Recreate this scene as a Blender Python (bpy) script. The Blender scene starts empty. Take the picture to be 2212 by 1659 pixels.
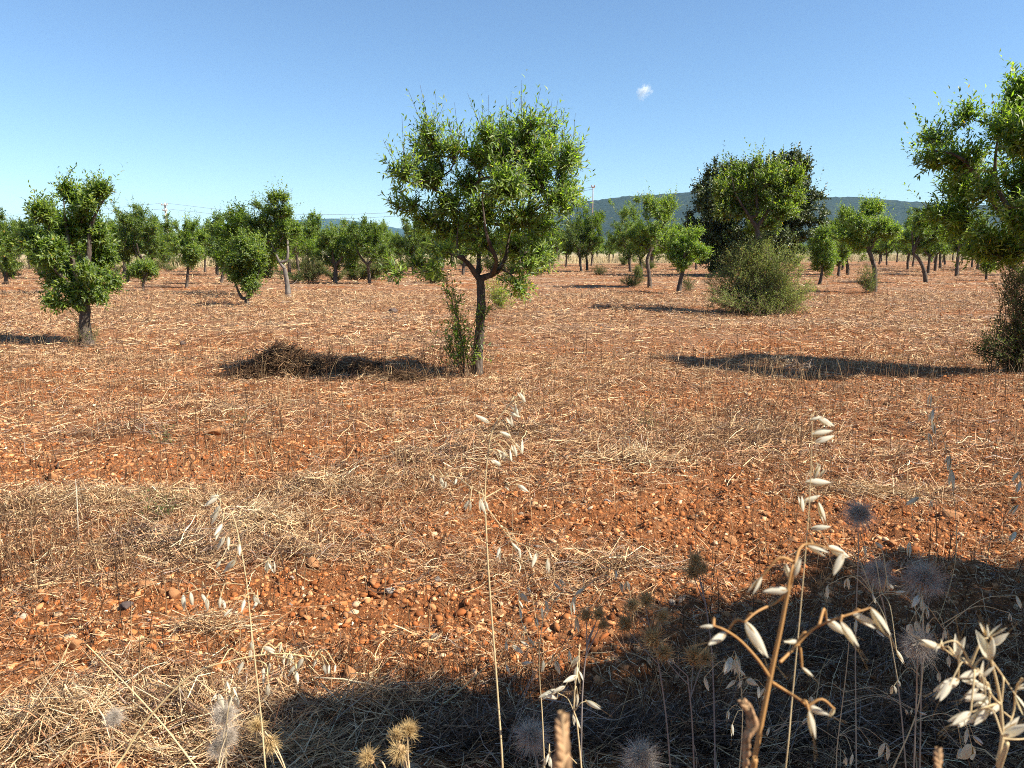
import bpy, math
import numpy as np
from mathutils import Vector

# ------------------------------------------------------------------ basics
scene = bpy.context.scene
COL = scene.collection
H = 1.55                                   # eye height of the photographer
F = 1536.0                                 # focal length in units of a 2212 px wide picture
HOR = 540.0                                # height of the horizon in that picture
TH = math.atan((829.5 - HOR) / F)        # camera pitch
CT, ST = math.cos(TH), math.sin(TH)
rng = np.random.default_rng(7)
SUN_AZ, SUN_EL = math.radians(106.0), math.radians(45.0)
SUNV = np.array([math.sin(SUN_AZ) * math.cos(SUN_EL), math.cos(SUN_AZ) * math.cos(SUN_EL), math.sin(SUN_EL)])
UP = np.array([0, 0, 1.0])


def ray(u, v):
    a, b = (u - 1106.0) / F, (829.5 - v) / F
    return np.array([a, CT + b * ST, -ST + b * CT])


def gp(u, v):                              # point of the flat ground seen at (u, v)
    d = ray(u, v)
    t = H / -d[2]
    return np.array([d[0] * t, d[1] * t])


def W(u, v, Y):                            # point seen at (u, v) on the upright plane y = Y; also metres per px there
    d = ray(u, v)
    t = Y / d[1]
    return np.array([d[0] * t, Y, H + d[2] * t]), t / F


def P(u, v, dep):
    return np.array([0, 0, H]) + ray(u, v) * dep


def nrm(a):
    return a / np.maximum(np.linalg.norm(a, axis=-1, keepdims=True), 1e-9)


# ------------------------------------------------------------------ noise
def _hash(ix, iy, s):
    h = (ix.astype(np.int64) * 374761393 + iy.astype(np.int64) * 668265263 + s * 974634777) & 0x7FFFFFFF
    h = ((h ^ (h >> 13)) * 1274126177) & 0x7FFFFFFF
    return ((h ^ (h >> 16)) & 0xFFFFFF) / float(0xFFFFFF)


def vnoise(x, y, s=0):
    ix, iy = np.floor(x), np.floor(y)
    fx, fy = x - ix, y - iy
    fx, fy = fx * fx * (3 - 2 * fx), fy * fy * (3 - 2 * fy)
    a, b = _hash(ix, iy, s), _hash(ix + 1, iy, s)
    c, d = _hash(ix, iy + 1, s), _hash(ix + 1, iy + 1, s)
    return (a + (b - a) * fx) * (1 - fy) + (c + (d - c) * fx) * fy


def fbm(x, y, s=0, o=4):
    r, a, t = 0, 1.0, 0
    for k in range(o):
        r = r + a * vnoise(x * 2 ** k + 17.3 * k, y * 2 ** k - 9.1 * k, s + k)
        t += a
        a *= 0.5
    return r / t


# ------------------------------------------------------------------ object helpers
def mesh_np(name, verts, faces, mat=None, cols=None, smooth=False, parent=None, link=True):
    me = bpy.data.meshes.new(name)
    verts = np.asarray(verts, dtype=np.float32)
    faces = np.asarray(faces, dtype=np.int32)
    m, k = faces.shape
    me.vertices.add(len(verts))
    me.vertices.foreach_set('co', verts.ravel())
    me.loops.add(m * k)
    me.loops.foreach_set('vertex_index', faces.ravel())
    me.polygons.add(m)
    me.polygons.foreach_set('loop_start', np.arange(m, dtype=np.int32) * k)
    me.polygons.foreach_set('loop_total', np.full(m, k, dtype=np.int32))
    if smooth:
        me.polygons.foreach_set('use_smooth', np.ones(m, dtype=bool))
    if cols is not None:
        at = me.attributes.new('Col', 'FLOAT_COLOR', 'POINT')
        c = np.ones((len(verts), 4), dtype=np.float32)
        c[:, :3] = cols
        at.data.foreach_set('color', c.ravel())
    me.update(calc_edges=True)
    if mat:
        me.materials.append(mat)
    if not link:
        return me
    return link_mesh(name, me, parent)


def link_mesh(name, me, parent=None):
    o = bpy.data.objects.new(name, me)
    COL.objects.link(o)
    if parent:
        o.parent = parent
    return o


def tag(o, label, cat, group=None):
    o['label'] = label
    o['category'] = cat
    if group:
        o['group'] = group
    return o


def thing(name, label, cat, loc=(0, 0, 0), group=None):
    o = bpy.data.objects.new(name, None)
    COL.objects.link(o)
    o.location = loc
    o.empty_display_size = 0.1
    return tag(o, label, cat, group)


class Acc:                                 # collects pieces that share a face size
    def __init__(self):
        self.v, self.f, self.c, self.n = [], [], [], 0

    def add(self, v, f, c=None):
        self.v.append(v)
        self.f.append(np.asarray(f) + self.n)
        if c is not None:
            self.c.append(np.broadcast_to(c, (len(v), 3)))
        self.n += len(v)

    def build(self, name, mat, parent=None, smooth=False, link=True):
        return mesh_np(name, np.concatenate(self.v), np.concatenate(self.f), mat,
                       np.concatenate(self.c) if self.c else None, smooth, parent, link)


def tube(pts, rad, k=6, rough=0.0, rg=None):
    """quads of a tapered tube through pts"""
    pts = np.asarray(pts, float)
    n = len(pts)
    rad = np.broadcast_to(np.asarray(rad, float), (n,))
    T = np.gradient(pts, axis=0)
    T = nrm(T)
    ref = np.array([0.31, 0.95, 0.05]) if abs(T[0][2]) > 0.5 else UP
    U = nrm(np.cross(T, ref))
    V = np.cross(T, U)
    a = np.arange(k) * 2 * math.pi / k
    rr = rad[:, None] * (1 + (rough * rg.standard_normal((n, k)) if rough else 0))
    v = pts[:, None] + rr[..., None] * (np.cos(a)[None, :, None] * U[:, None] + np.sin(a)[None, :, None] * V[:, None])
    i = np.arange(n - 1)[:, None] * k
    j = np.arange(k)[None]
    j2 = (j + 1) % k
    f = np.stack([i + j, i + j2, i + k + j2, i + k + j], -1).reshape(-1, 4)
    return v.reshape(-1, 3), f


def smooth_path(pts, n):
    """Catmull-Rom through pts"""
    pts = np.asarray(pts, float)
    q = np.vstack([2 * pts[0] - pts[1], pts, 2 * pts[-1] - pts[-2]])
    out = []
    m = len(pts) - 1
    for t in np.linspace(0, m, n):
        i = min(int(t), m - 1)
        s = t - i
        a, b, c, d = q[i], q[i + 1], q[i + 2], q[i + 3]
        out.append(0.5 * (2 * b + (c - a) * s + (2 * a - 5 * b + 4 * c - d) * s ** 2 + (3 * b - a - 3 * c + d) * s ** 3))
    return np.array(out)


# ------------------------------------------------------------------ materials
def new_mat(name):
    m = bpy.data.materials.new(name)
    m.use_nodes = True
    nt = m.node_tree
    nt.nodes.clear()
    out = nt.nodes.new('ShaderNodeOutputMaterial')
    return m, nt, out


def N(nt, typ, **kw):
    n = nt.nodes.new(typ)
    for k, v in kw.items():
        if hasattr(n, k) and k not in ('Scale', 'Detail'):
            setattr(n, k, v)
        else:
            n.inputs[k].default_value = v
    return n


def plant_mat(name, transl=0.35, rough=0.5, spec=0.3, tint=(1, 1, 1), tcol=(1.15, 1.25, 0.5)):
    m, nt, out = new_mat(name)
    at = N(nt, 'ShaderNodeAttribute', attribute_name='Col')
    bs = N(nt, 'ShaderNodeBsdfPrincipled')
    bs.inputs['Roughness'].default_value = rough
    bs.inputs['Specular IOR Level'].default_value = spec
    nt.links.new(at.outputs['Color'], bs.inputs['Base Color'])
    if transl > 0:
        tr = N(nt, 'ShaderNodeBsdfTranslucent')
        mu = N(nt, 'ShaderNodeMix', data_type='RGBA', blend_type='MULTIPLY')
        mu.inputs[0].default_value = 1
        nt.links.new(at.outputs['Color'], mu.inputs[6])
        mu.inputs[7].default_value = (*tcol, 1)
        nt.links.new(mu.outputs[2], tr.inputs['Color'])
        ms = N(nt, 'ShaderNodeMixShader')
        ms.inputs[0].default_value = transl
        nt.links.new(bs.outputs[0], ms.inputs[1])
        nt.links.new(tr.outputs[0], ms.inputs[2])
        nt.links.new(ms.outputs[0], out.inputs[0])
    else:
        nt.links.new(bs.outputs[0], out.inputs[0])
    return m


def noise_mat(name, stops, scale, detail=6, rough=0.9, bump=0.4, bdist=0.02, bscale=None, stretch=(1, 1, 1), spec=0.2):
    m, nt, out = new_mat(name)
    tc = N(nt, 'ShaderNodeTexCoord')
    mp = N(nt, 'ShaderNodeMapping')
    mp.inputs['Scale'].default_value = stretch
    nt.links.new(tc.outputs['Object'], mp.inputs['Vector'])
    nz = N(nt, 'ShaderNodeTexNoise')
    nz.inputs['Scale'].default_value = scale
    nz.inputs['Detail'].default_value = detail
    nz.inputs['Roughness'].default_value = 0.65
    nt.links.new(mp.outputs[0], nz.inputs['Vector'])
    cr = N(nt, 'ShaderNodeValToRGB')
    els = cr.color_ramp.elements
    while len(els) < len(stops):
        els.new(0.5)
    for e, (p, c) in zip(els, stops):
        e.position = p
        e.color = (*c, 1)
    nt.links.new(nz.outputs['Fac'], cr.inputs[0])
    bs = N(nt, 'ShaderNodeBsdfPrincipled')
    bs.inputs['Roughness'].default_value = rough
    bs.inputs['Specular IOR Level'].default_value = spec
    nt.links.new(cr.outputs[0], bs.inputs['Base Color'])
    nb = N(nt, 'ShaderNodeTexNoise')
    nb.inputs['Scale'].default_value = bscale or scale * 2
    nb.inputs['Detail'].default_value = 5
    nt.links.new(mp.outputs[0], nb.inputs['Vector'])
    bp = N(nt, 'ShaderNodeBump')
    bp.inputs['Strength'].default_value = bump
    bp.inputs['Distance'].default_value = bdist
    nt.links.new(nb.outputs['Fac'], bp.inputs['Height'])
    nt.links.new(bp.outputs[0], bs.inputs['Normal'])
    nt.links.new(bs.outputs[0], out.inputs[0])
    return m


LEAF = plant_mat('almond_leaf', 0.45, 0.45, 0.4, tcol=(1.8, 2.0, 0.7))
CAROB = plant_mat('carob_leaf', 0.15, 0.4, 0.4)
SCRUB = plant_mat('scrub_leaf', 0.4, 0.6, 0.2, tcol=(1.7, 1.8, 0.8))
STRAW = plant_mat('straw', 0.12, 0.6, 0.25, tcol=(1, 0.9, 0.7))
STALK = plant_mat('dry_stalk', 0.0, 0.7, 0.2)
GLUME = plant_mat('oat_glume', 0.5, 0.55, 0.25, tcol=(1.0, 0.92, 0.7))
PEBBLE = plant_mat('pebble', 0.0, 0.9, 0.15)
BARK = noise_mat('bark', [(0.3, (0.035, 0.028, 0.022)), (0.55, (0.11, 0.085, 0.065)), (0.75, (0.2, 0.165, 0.13))],
                 14, bump=0.9, bdist=0.03, bscale=30, stretch=(1, 1, 0.25))
BARK_LIGHT = noise_mat('grey_bark', [(0.3, (0.08, 0.07, 0.06)), (0.55, (0.2, 0.17, 0.14)), (0.75, (0.34, 0.3, 0.26))],
                       14, bump=0.8, bdist=0.02, bscale=30, stretch=(1, 1, 0.25))
STONE = noise_mat('orange_stone', [(0.25, (0.24, 0.088, 0.028)), (0.5, (0.40, 0.18, 0.072)), (0.75, (0.54, 0.33, 0.165))], 16, bump=0.5, bdist=0.012)
STONE_GREY = noise_mat('grey_stone', [(0.3, (0.17, 0.14, 0.11)), (0.6, (0.36, 0.31, 0.26))], 16, bump=0.5, bdist=0.012)
STONE_DARK = noise_mat('dark_stone', [(0.3, (0.05, 0.04, 0.035)), (0.6, (0.14, 0.1, 0.085))], 16, bump=0.5, bdist=0.012)

# ------------------------------------------------------------------ ground
def steps(s0, s1, step, grow, end):
    a = list(np.arange(s0, s1, step))
    s = step
    while a[-1] < end:
        s *= grow
        a.append(a[-1] + s)
    return a


gy = steps(1.3, 8.5, 0.024, 1.03, 9000)
back = [-(q) for q in steps(0, 0.01, 0.05, 1.12, 400)][1:]
gy = np.array(sorted([1.3 + b for b in back]) + gy)
gxr = steps(0, 5.2, 0.028, 1.035, 9000)
gx = np.array(sorted([-q for q in gxr[1:]]) + gxr)


def height(x, y):
    d = np.sqrt(x * x + y * y)
    fine = np.clip(1.25 - d / 16, 0, 1)
    mid = np.clip(1.4 - d / 60, 0, 1)
    z = 0.10 * (fbm(x * 0.35, y * 0.5, 3, 2) - 0.5) * mid
    z = z + 0.075 * (fbm(x * 1.6, y * 2.0, 11, 3) - 0.5) * mid
    c = vnoise(x * 9, y * 9, 21)
    z = z + fine * (0.065 * (fbm(x * 5, y * 5, 31, 4) - 0.5) + 0.04 * np.abs(c - 0.5) + 0.036 * (vnoise(x * 17, y * 17, 41) - 0.5))
    return z


GX, GY = np.meshgrid(gx, gy)
GZ = height(GX, GY)


def gz(x, y):
    x, y = np.asarray(x, float), np.asarray(y, float)
    i = np.clip(np.searchsorted(gx, x) - 1, 0, len(gx) - 2)
    j = np.clip(np.searchsorted(gy, y) - 1, 0, len(gy) - 2)
    a = (x - gx[i]) / (gx[i + 1] - gx[i])
    b = (y - gy[j]) / (gy[j + 1] - gy[j])
    return (GZ[j, i] * (1 - a) + GZ[j, i + 1] * a) * (1 - b) + (GZ[j + 1, i] * (1 - a) + GZ[j + 1, i + 1] * a) * b


def soil_material():
    m, nt, out = new_mat('red_soil')
    L = nt.links.new
    geo = N(nt, 'ShaderNodeNewGeometry')

    def noise(scale, detail=5, stretch=(1, 1, 1), rough=0.6):
        mp = N(nt, 'ShaderNodeMapping')
        mp.inputs['Scale'].default_value = stretch
        L(geo.outputs['Position'], mp.inputs['Vector'])
        n = N(nt, 'ShaderNodeTexNoise')
        n.inputs['Scale'].default_value = scale
        n.inputs['Detail'].default_value = detail
        n.inputs['Roughness'].default_value = rough
        L(mp.outputs[0], n.inputs['Vector'])
        return n.outputs['Fac']

    def ramp(fac, stops):
        cr = N(nt, 'ShaderNodeValToRGB')
        els = cr.color_ramp.elements
        while len(els) < len(stops):
            els.new(0.5)
        for e, (p, c) in zip(els, stops):
            e.position = p
            e.color = (*c, 1)
        L(fac, cr.inputs[0])
        return cr.outputs[0]

    def mix(f, a, b):
        mx = N(nt, 'ShaderNodeMix', data_type='RGBA')
        if isinstance(f, float):
            mx.inputs[0].default_value = f
        else:
            L(f, mx.inputs[0])
        for s, q in ((6, a), (7, b)):
            if isinstance(q, tuple):
                mx.inputs[s].default_value = (*q, 1)
            else:
                L(q, mx.inputs[s])
        return mx.outputs[2]

    def mrange(v, a, b, c=0.0, d=1.0):
        r = N(nt, 'ShaderNodeMapRange')
        r.inputs[1].default_value, r.inputs[2].default_value = a, b
        r.inputs[3].default_value, r.inputs[4].default_value = c, d
        L(v, r.inputs[0])
        return r.outputs[0]

    def mul(a, b):
        q = N(nt, 'ShaderNodeMath', operation='MULTIPLY')
        L(a, q.inputs[0])
        L(b, q.inputs[1])
        return q.outputs[0]

    base = ramp(noise(3.0, 8, rough=0.7), [(0.3, (0.20, 0.063, 0.020)), (0.5, (0.33, 0.115, 0.037)), (0.7, (0.43, 0.18, 0.066))])
    grit = ramp(noise(34.0, 4, rough=0.7), [(0.3, (0.09, 0.03, 0.010)), (0.5, (0.33, 0.12, 0.040)), (0.66, (0.54, 0.28, 0.125))])
    c = mix(0.5, base, grit)
    # litter of chopped straw lying on the soil, thicker in the older rows further out
    sx = N(nt, 'ShaderNodeSeparateXYZ')
    L(geo.outputs['Position'], sx.inputs[0])
    litter = ramp(noise(26.0, 6, (0.35, 1, 1), 0.75), [(0.38, (0.07, 0.04, 0.026)), (0.5, (0.36, 0.225, 0.135)), (0.6, (0.60, 0.43, 0.28))])
    patch = mrange(noise(0.55, 5, (0.5, 1.0, 1), 0.6), 0.36, 0.62)
    dist = mrange(sx.outputs['Y'], 3.0, 16.0, 0.12, 0.95)
    c = mix(mul(patch, dist), c, litter)
    # pale standing hay beyond the orchard
    sk_ = N(nt, 'ShaderNodeMath', operation='MULTIPLY_ADD')
    L(sx.outputs['X'], sk_.inputs[0])
    sk_.inputs[1].default_value = -0.45
    L(sx.outputs['Y'], sk_.inputs[2])
    far = mrange(sk_.outputs[0], 74.0, 86.0)
    hay = ramp(noise(0.4, 5), [(0.35, (0.36, 0.27, 0.14)), (0.65, (0.48, 0.39, 0.23))])
    c = mix(far, c, hay)
    farther = mrange(sx.outputs['Y'], 180.0, 420.0)
    c = mix(farther, c, ramp(noise(0.02, 5), [(0.4, (0.07, 0.085, 0.04)), (0.6, (0.3, 0.25, 0.14))]))
    bs = N(nt, 'ShaderNodeBsdfPrincipled')
    bs.inputs['Roughness'].default_value = 0.95
    bs.inputs['Specular IOR Level'].default_value = 0.1
    L(c, bs.inputs['Base Color'])
    b1 = N(nt, 'ShaderNodeBump')
    b1.inputs['Strength'].default_value = 1.0
    b1.inputs['Distance'].default_value = 0.06
    L(noise(30, 6, rough=0.7), b1.inputs['Height'])
    b2 = N(nt, 'ShaderNodeBump')
    b2.inputs['Strength'].default_value = 0.8
    b2.inputs['Distance'].default_value = 0.12
    L(noise(7, 4, rough=0.6), b2.inputs['Height'])
    L(b2.outputs[0], b1.inputs['Normal'])
    L(b1.outputs[0], bs.inputs['Normal'])
    L(bs.outputs[0], out.inputs[0])
    return m


nx, ny = len(gx), len(gy)
ii = (np.arange(ny - 1)[:, None] * nx + np.arange(nx - 1)[None])
ground = mesh_np('ground', np.stack([GX.ravel(), GY.ravel(), GZ.ravel()], -1),
                 np.stack([ii, ii + 1, ii + nx + 1, ii + nx], -1).reshape(-1, 4), soil_material(), smooth=True)
ground['kind'] = 'structure'

# --- straw cover: where it lies thick (+) and where the soil is bare (-), as ellipses on the ground
PATCH = []
for u, v, ru, rv, w in [
    (260, 1090, 330, 45, 0.9), (150, 1170, 260, 60, 0.9), (420, 1200, 220, 40, 0.7), (700, 1075, 260, 35, 0.6),
    (930, 1050, 90, 35, 0.8), (560, 1130, 120, 35, 0.9), (250, 1560, 420, 90, 0.9), (800, 1560, 400, 80, 0.8), (1500, 1580, 900, 90, 0.0),
    (1010, 965, 160, 25, 0.5), (1150, 950, 150, 25, 0.5), (1400, 1000, 240, 30, 0.4), (1650, 930, 220, 50, 0.8), (1500, 1210, 330, 40, 0.5), (1900, 1070, 220, 22, 0.5),
    (250, 900, 400, 60, 0.5), (1780, 720, 500, 40, 0.5), (430, 640, 500, 30, 0.5), (860, 1400, 140, 20, 0.3), (350, 1230, 300, 30, 0.5),
    (220, 1020, 300, 22, -1.0), (1300, 1120, 420, 45, -0.9), (1900, 1130, 450, 50, -0.8), (560, 1310, 420, 55, -0.9), (900, 1330, 400, 90, -0.7), (1250, 1360, 300, 60, -0.8),
    (720, 960, 150, 35, -0.4), (300, 1400, 300, 30, -0.4), (1500, 1030, 200, 25, -0.6), (700, 900, 200, 30, -0.3), (1560, 860, 240, 25, -0.4)]:
    c = gp(u, v)
    PATCH.append((c[0], c[1], abs(gp(u + ru, v)[0] - c[0]), abs(gp(u, v - rv)[1] - gp(u, v + rv)[1]) / 2, w))


def cover(x, y):
    m = 0.44 + 1.1 * (fbm(x * 0.32, y * 0.6, 66, 3) - 0.5) + 1.2 * (fbm(x * 0.8, y * 1.7, 55, 4) - 0.5) + 0.5 * (fbm(x * 3.2, y * 4.5, 77, 2) - 0.5)
    for cx, cy, rx, ry, w in PATCH:
        m = m + w * 0.62 * np.exp(-(((x - cx) / rx) ** 2 + ((y - cy) / ry) ** 2) * 1.1)
    return np.clip(m + np.clip((y - 6) / 30, 0, 0.3), 0.03, 1.25)


def sample_field(n, d0, d1, rg, power=1.0):
    """points seen by the lens (and a margin to each side) between d0 and d1 metres"""
    d = d0 * (d1 / d0) ** rg.random(n) if power == 0 else d0 + (d1 - d0) * rg.random(n) ** power
    x = (rg.random(n) * 2 - 1) * (0.86 * d + 0.8)
    return x, d


STRAW_COLS = np.array([(0.61, 0.42, 0.225), (0.52, 0.33, 0.165), (0.40, 0.23, 0.11), (0.70, 0.55, 0.34), (0.20, 0.11, 0.062), (0.45, 0.225, 0.115), (0.07, 0.042, 0.027), (0.32, 0.24, 0.185)])


def strands(x, y, L, w, ang, lift, cols, rg, nseg=3, bend=0.4):
    n = len(x)
    s = np.linspace(-0.5, 0.5, nseg + 1)
    cv = rg.normal(0, bend, n)
    a = ang[:, None] + cv[:, None] * s[None] * 2
    dx = np.cos(a) * (L / nseg)[:, None]
    dy = np.sin(a) * (L / nseg)[:, None]
    px = x[:, None] + np.cumsum(dx, 1) - dx.sum(1, keepdims=True) / 2
    py = y[:, None] + np.cumsum(dy, 1) - dy.sum(1, keepdims=True) / 2
    h = lift[:, None] * (0.35 + rg.random((n, nseg + 1))) + 0.002
    tilt = rg.normal(0, 0.4, n) * (rg.random(n) < 0.55)
    h = h + np.clip(tilt[:, None] * (s[None] + 0.2) * L[:, None], 0, None)
    pz = gz(px, py) + h
    roll = rg.normal(0, 0.9, n)
    sx, sy = -np.sin(ang), np.cos(ang)
    side = np.stack([sx * np.cos(roll), sy * np.cos(roll), np.sin(roll)], -1) * (w / 2)[:, None]
    Pt = np.stack([px, py, pz], -1)
    tap = np.array([1, 1, 0.9, 0.45] if nseg == 3 else [1, 1, 0.5])
    v = np.stack([Pt - side[:, None] * tap[None, :, None], Pt + side[:, None] * tap[None, :, None]], 2).reshape(n, -1, 3)
    k = 2 * (nseg + 1)
    f1 = np.array([[2 * i, 2 * i + 1, 2 * i + 3, 2 * i + 2] for i in range(nseg)])
    f = (np.arange(n) * k)[:, None, None] + f1[None]
    return v.reshape(-1, 3), f.reshape(-1, 4), np.repeat(cols, k, 0)


def pick_cols(n, rg, pal, p=None, jit=0.24):
    c = pal[rg.choice(len(pal), n, p=p)]
    return np.clip(c * (1 + rg.normal(0, jit, (n, 1))), 0.01, 0.85)


acc = Acc()
r_ = np.random.default_rng(101)
SP = np.array([0.15, 0.17, 0.18, 0.05, 0.15, 0.12, 0.14, 0.04])
for n, d0, d1, pw, wl, wh, ll, lh in [
    (80000, 1.6, 4.6, 1.0, 0.0014, 0.0044, 0.025, 0.16), (110000, 4.3, 10.5, 0.8, 0.0024, 0.0068, 0.04, 0.25),
    (130000, 9.5, 26, 0.7, 0.006, 0.0115, 0.07, 0.28), (90000, 24, 75, 0.7, 0.012, 0.024, 0.10, 0.32)]:
    x, y = sample_field(n, d0, d1, r_, pw)
    keep = r_.random(n) < cover(x, y)
    x, y = x[keep], y[keep]
    n = len(x)
    cv = cover(x, y)
    L = ll + (lh - ll) * r_.random(n) ** 1.9 * np.where(r_.random(n) < 0.05, 1.8, 1)
    w = wl + (wh - wl) * r_.random(n) ** 1.5
    ang = np.where(r_.random(n) < 0.45, r_.normal(0.0, 0.6, n), r_.random(n) * math.pi)
    lift = 0.005 + (0.02 + 0.07 * np.clip(cv - 0.5, 0, 0.6)) * r_.random(n) * np.clip(0.8 + y / 18, 1, 2)
    acc.add(*strands(x, y, L, w, ang, lift, pick_cols(n, r_, STRAW_COLS, SP) * (1.0 if d1 < 5 else 1.13), r_, 3 if d1 < 11 else 2))
# combed mats of hay where the rake left it, pale except in the foreground shade
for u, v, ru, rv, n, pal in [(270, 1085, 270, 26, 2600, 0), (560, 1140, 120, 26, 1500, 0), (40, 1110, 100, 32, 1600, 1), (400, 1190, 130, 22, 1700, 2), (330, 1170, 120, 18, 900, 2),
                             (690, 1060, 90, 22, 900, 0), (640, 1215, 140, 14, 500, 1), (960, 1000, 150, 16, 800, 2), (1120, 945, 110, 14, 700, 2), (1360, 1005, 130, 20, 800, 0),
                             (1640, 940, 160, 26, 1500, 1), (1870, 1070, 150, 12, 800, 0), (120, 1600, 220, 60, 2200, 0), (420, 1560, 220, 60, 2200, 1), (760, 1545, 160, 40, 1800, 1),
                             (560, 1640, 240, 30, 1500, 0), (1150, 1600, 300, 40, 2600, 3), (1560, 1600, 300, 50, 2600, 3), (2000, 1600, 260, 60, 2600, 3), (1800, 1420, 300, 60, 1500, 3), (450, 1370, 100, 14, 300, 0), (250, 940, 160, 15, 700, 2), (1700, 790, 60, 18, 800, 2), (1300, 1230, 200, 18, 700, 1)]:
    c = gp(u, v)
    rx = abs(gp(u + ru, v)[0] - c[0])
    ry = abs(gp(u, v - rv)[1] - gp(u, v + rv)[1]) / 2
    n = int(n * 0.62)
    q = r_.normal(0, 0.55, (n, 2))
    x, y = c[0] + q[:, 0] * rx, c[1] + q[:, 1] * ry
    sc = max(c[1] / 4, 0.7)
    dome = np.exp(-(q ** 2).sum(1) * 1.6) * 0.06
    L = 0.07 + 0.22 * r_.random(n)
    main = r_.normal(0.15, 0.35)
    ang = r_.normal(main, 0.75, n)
    cl = pick_cols(n, r_, STRAW_COLS, [[.26, .18, .12, .26, .06, .03, .07, .02], [.16, .17, .17, .1, .16, .06, .13, .05], [.07, .08, .12, .08, .19, .04, .26, .16], [.02, .03, .07, .02, .24, .04, .43, .15]][pal])  # last palette: old grey stems, darkened further to deepen the foreground shade
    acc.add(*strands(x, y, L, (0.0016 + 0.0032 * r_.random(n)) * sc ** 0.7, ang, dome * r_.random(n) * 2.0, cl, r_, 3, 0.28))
# curled flakes of chaff and dead leaf between the straws
for n, d0, d1, pw, s0, s1 in [(60000, 1.6, 4.8, 1.0, 0.006, 0.022), (70000, 4.5, 11, 0.75, 0.010, 0.034), (50000, 10, 28, 0.7, 0.018, 0.06)]:
    x, y = sample_field(n, d0, d1, r_, pw)
    k = r_.random(n) < 0.2 + 0.8 * cover(x, y)
    x, y = x[k], y[k]
    n = len(x)
    L = s0 + (s1 - s0) * r_.random(n) ** 2
    acc.add(*strands(x, y, L, L * (0.2 + 0.35 * r_.random(n)), r_.random(n) * 6.28, 0.004 + 0.45 * L * r_.random(n), pick_cols(n, r_, STRAW_COLS, SP, 0.3), r_, 2, 0.9))
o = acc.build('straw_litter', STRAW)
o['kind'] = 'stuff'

# --- dry stalks left standing all over the field
def standing(x, y, hgt, r, lean, laz, cols, rg, curve=0.25):
    n = len(x)
    t = np.array([0, 0.4, 0.75, 1.0])
    kink = rg.normal(0, curve, (n, 2))
    d = np.stack([np.sin(lean) * np.cos(laz), np.sin(lean) * np.sin(laz)], -1)
    hx = x[:, None] + hgt[:, None] * (d[:, :1] * t + kink[:, :1] * t ** 2 * 0.6)
    hy = y[:, None] + hgt[:, None] * (d[:, 1:] * t + kink[:, 1:] * t ** 2 * 0.6)
    hz = (gz(x, y) - 0.01)[:, None] + hgt[:, None] * t * np.cos(lean)[:, None]
    Pt = np.stack([hx, hy, hz], -1)
    a = np.arange(3) * 2 * math.pi / 3
    tap = np.array([1, 0.9, 0.75, 0.4])
    ring = np.stack([np.cos(a), np.sin(a), np.zeros(3)], -1)
    v = Pt[:, :, None] + ring[None, None] * (r[:, None] * tap)[..., None, None]
    f1 = np.array([[i * 3 + j, i * 3 + (j + 1) % 3, i * 3 + 3 + (j + 1) % 3, i * 3 + 3 + j] for i in range(3) for j in range(3)])
    f = (np.arange(n) * 12)[:, None, None] + f1[None]
    return v.reshape(-1, 3), f.reshape(-1, 4), np.repeat(cols, 12, 0)


STALK_COLS = np.array([(0.07, 0.036, 0.018), (0.12, 0.066, 0.034), (0.21, 0.125, 0.062), (0.38, 0.265, 0.14), (0.045, 0.027, 0.017)])
acc = Acc()
for n, d0, d1, pw, h0, h1, r0, r1 in [(3000, 1.9, 5, 0.8, 0.05, 0.32, 0.0009, 0.0018), (6500, 4.5, 11, 0.75, 0.06, 0.40, 0.0012, 0.0025), (7000, 10, 26, 0.7, 0.06, 0.4, 0.002, 0.0035), (6000, 24, 75, 0.7, 0.1, 0.45, 0.0035, 0.0065)]:
    x, y = sample_field(n, d0, d1, r_, pw)
    k = r_.random(n) < 0.25 + 0.9 * fbm(x * 0.6, y * 0.6, 91, 3)
    x, y = x[k], y[k]
    n = len(x)
    acc.add(*standing(x, y, h0 + (h1 - h0) * r_.random(n) ** 1.8, r0 + (r1 - r0) * r_.random(n), np.abs(r_.normal(0, 0.22, n)), r_.random(n) * 6.28,
                      pick_cols(n, r_, STALK_COLS, [.26, .26, .2, .16, .12]), r_))
for n, d0, d1, h0, h1, r0, r1 in [(360, 2.3, 5.5, 0.12, 0.40, 0.0012, 0.0021), (480, 5, 11, 0.15, 0.5, 0.002, 0.0032), (260, 10, 24, 0.2, 0.55, 0.003, 0.005)]:
    x, y = sample_field(n, d0, d1, r_, 0.8)
    acc.add(*standing(x, y, h0 + (h1 - h0) * r_.random(n), r0 + (r1 - r0) * r_.random(n), np.abs(r_.normal(0, 0.16, n)), r_.random(n) * 6.28,
                      pick_cols(n, r_, STALK_COLS, [.3, .3, .16, .1, .14]), r_, 0.12))
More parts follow.
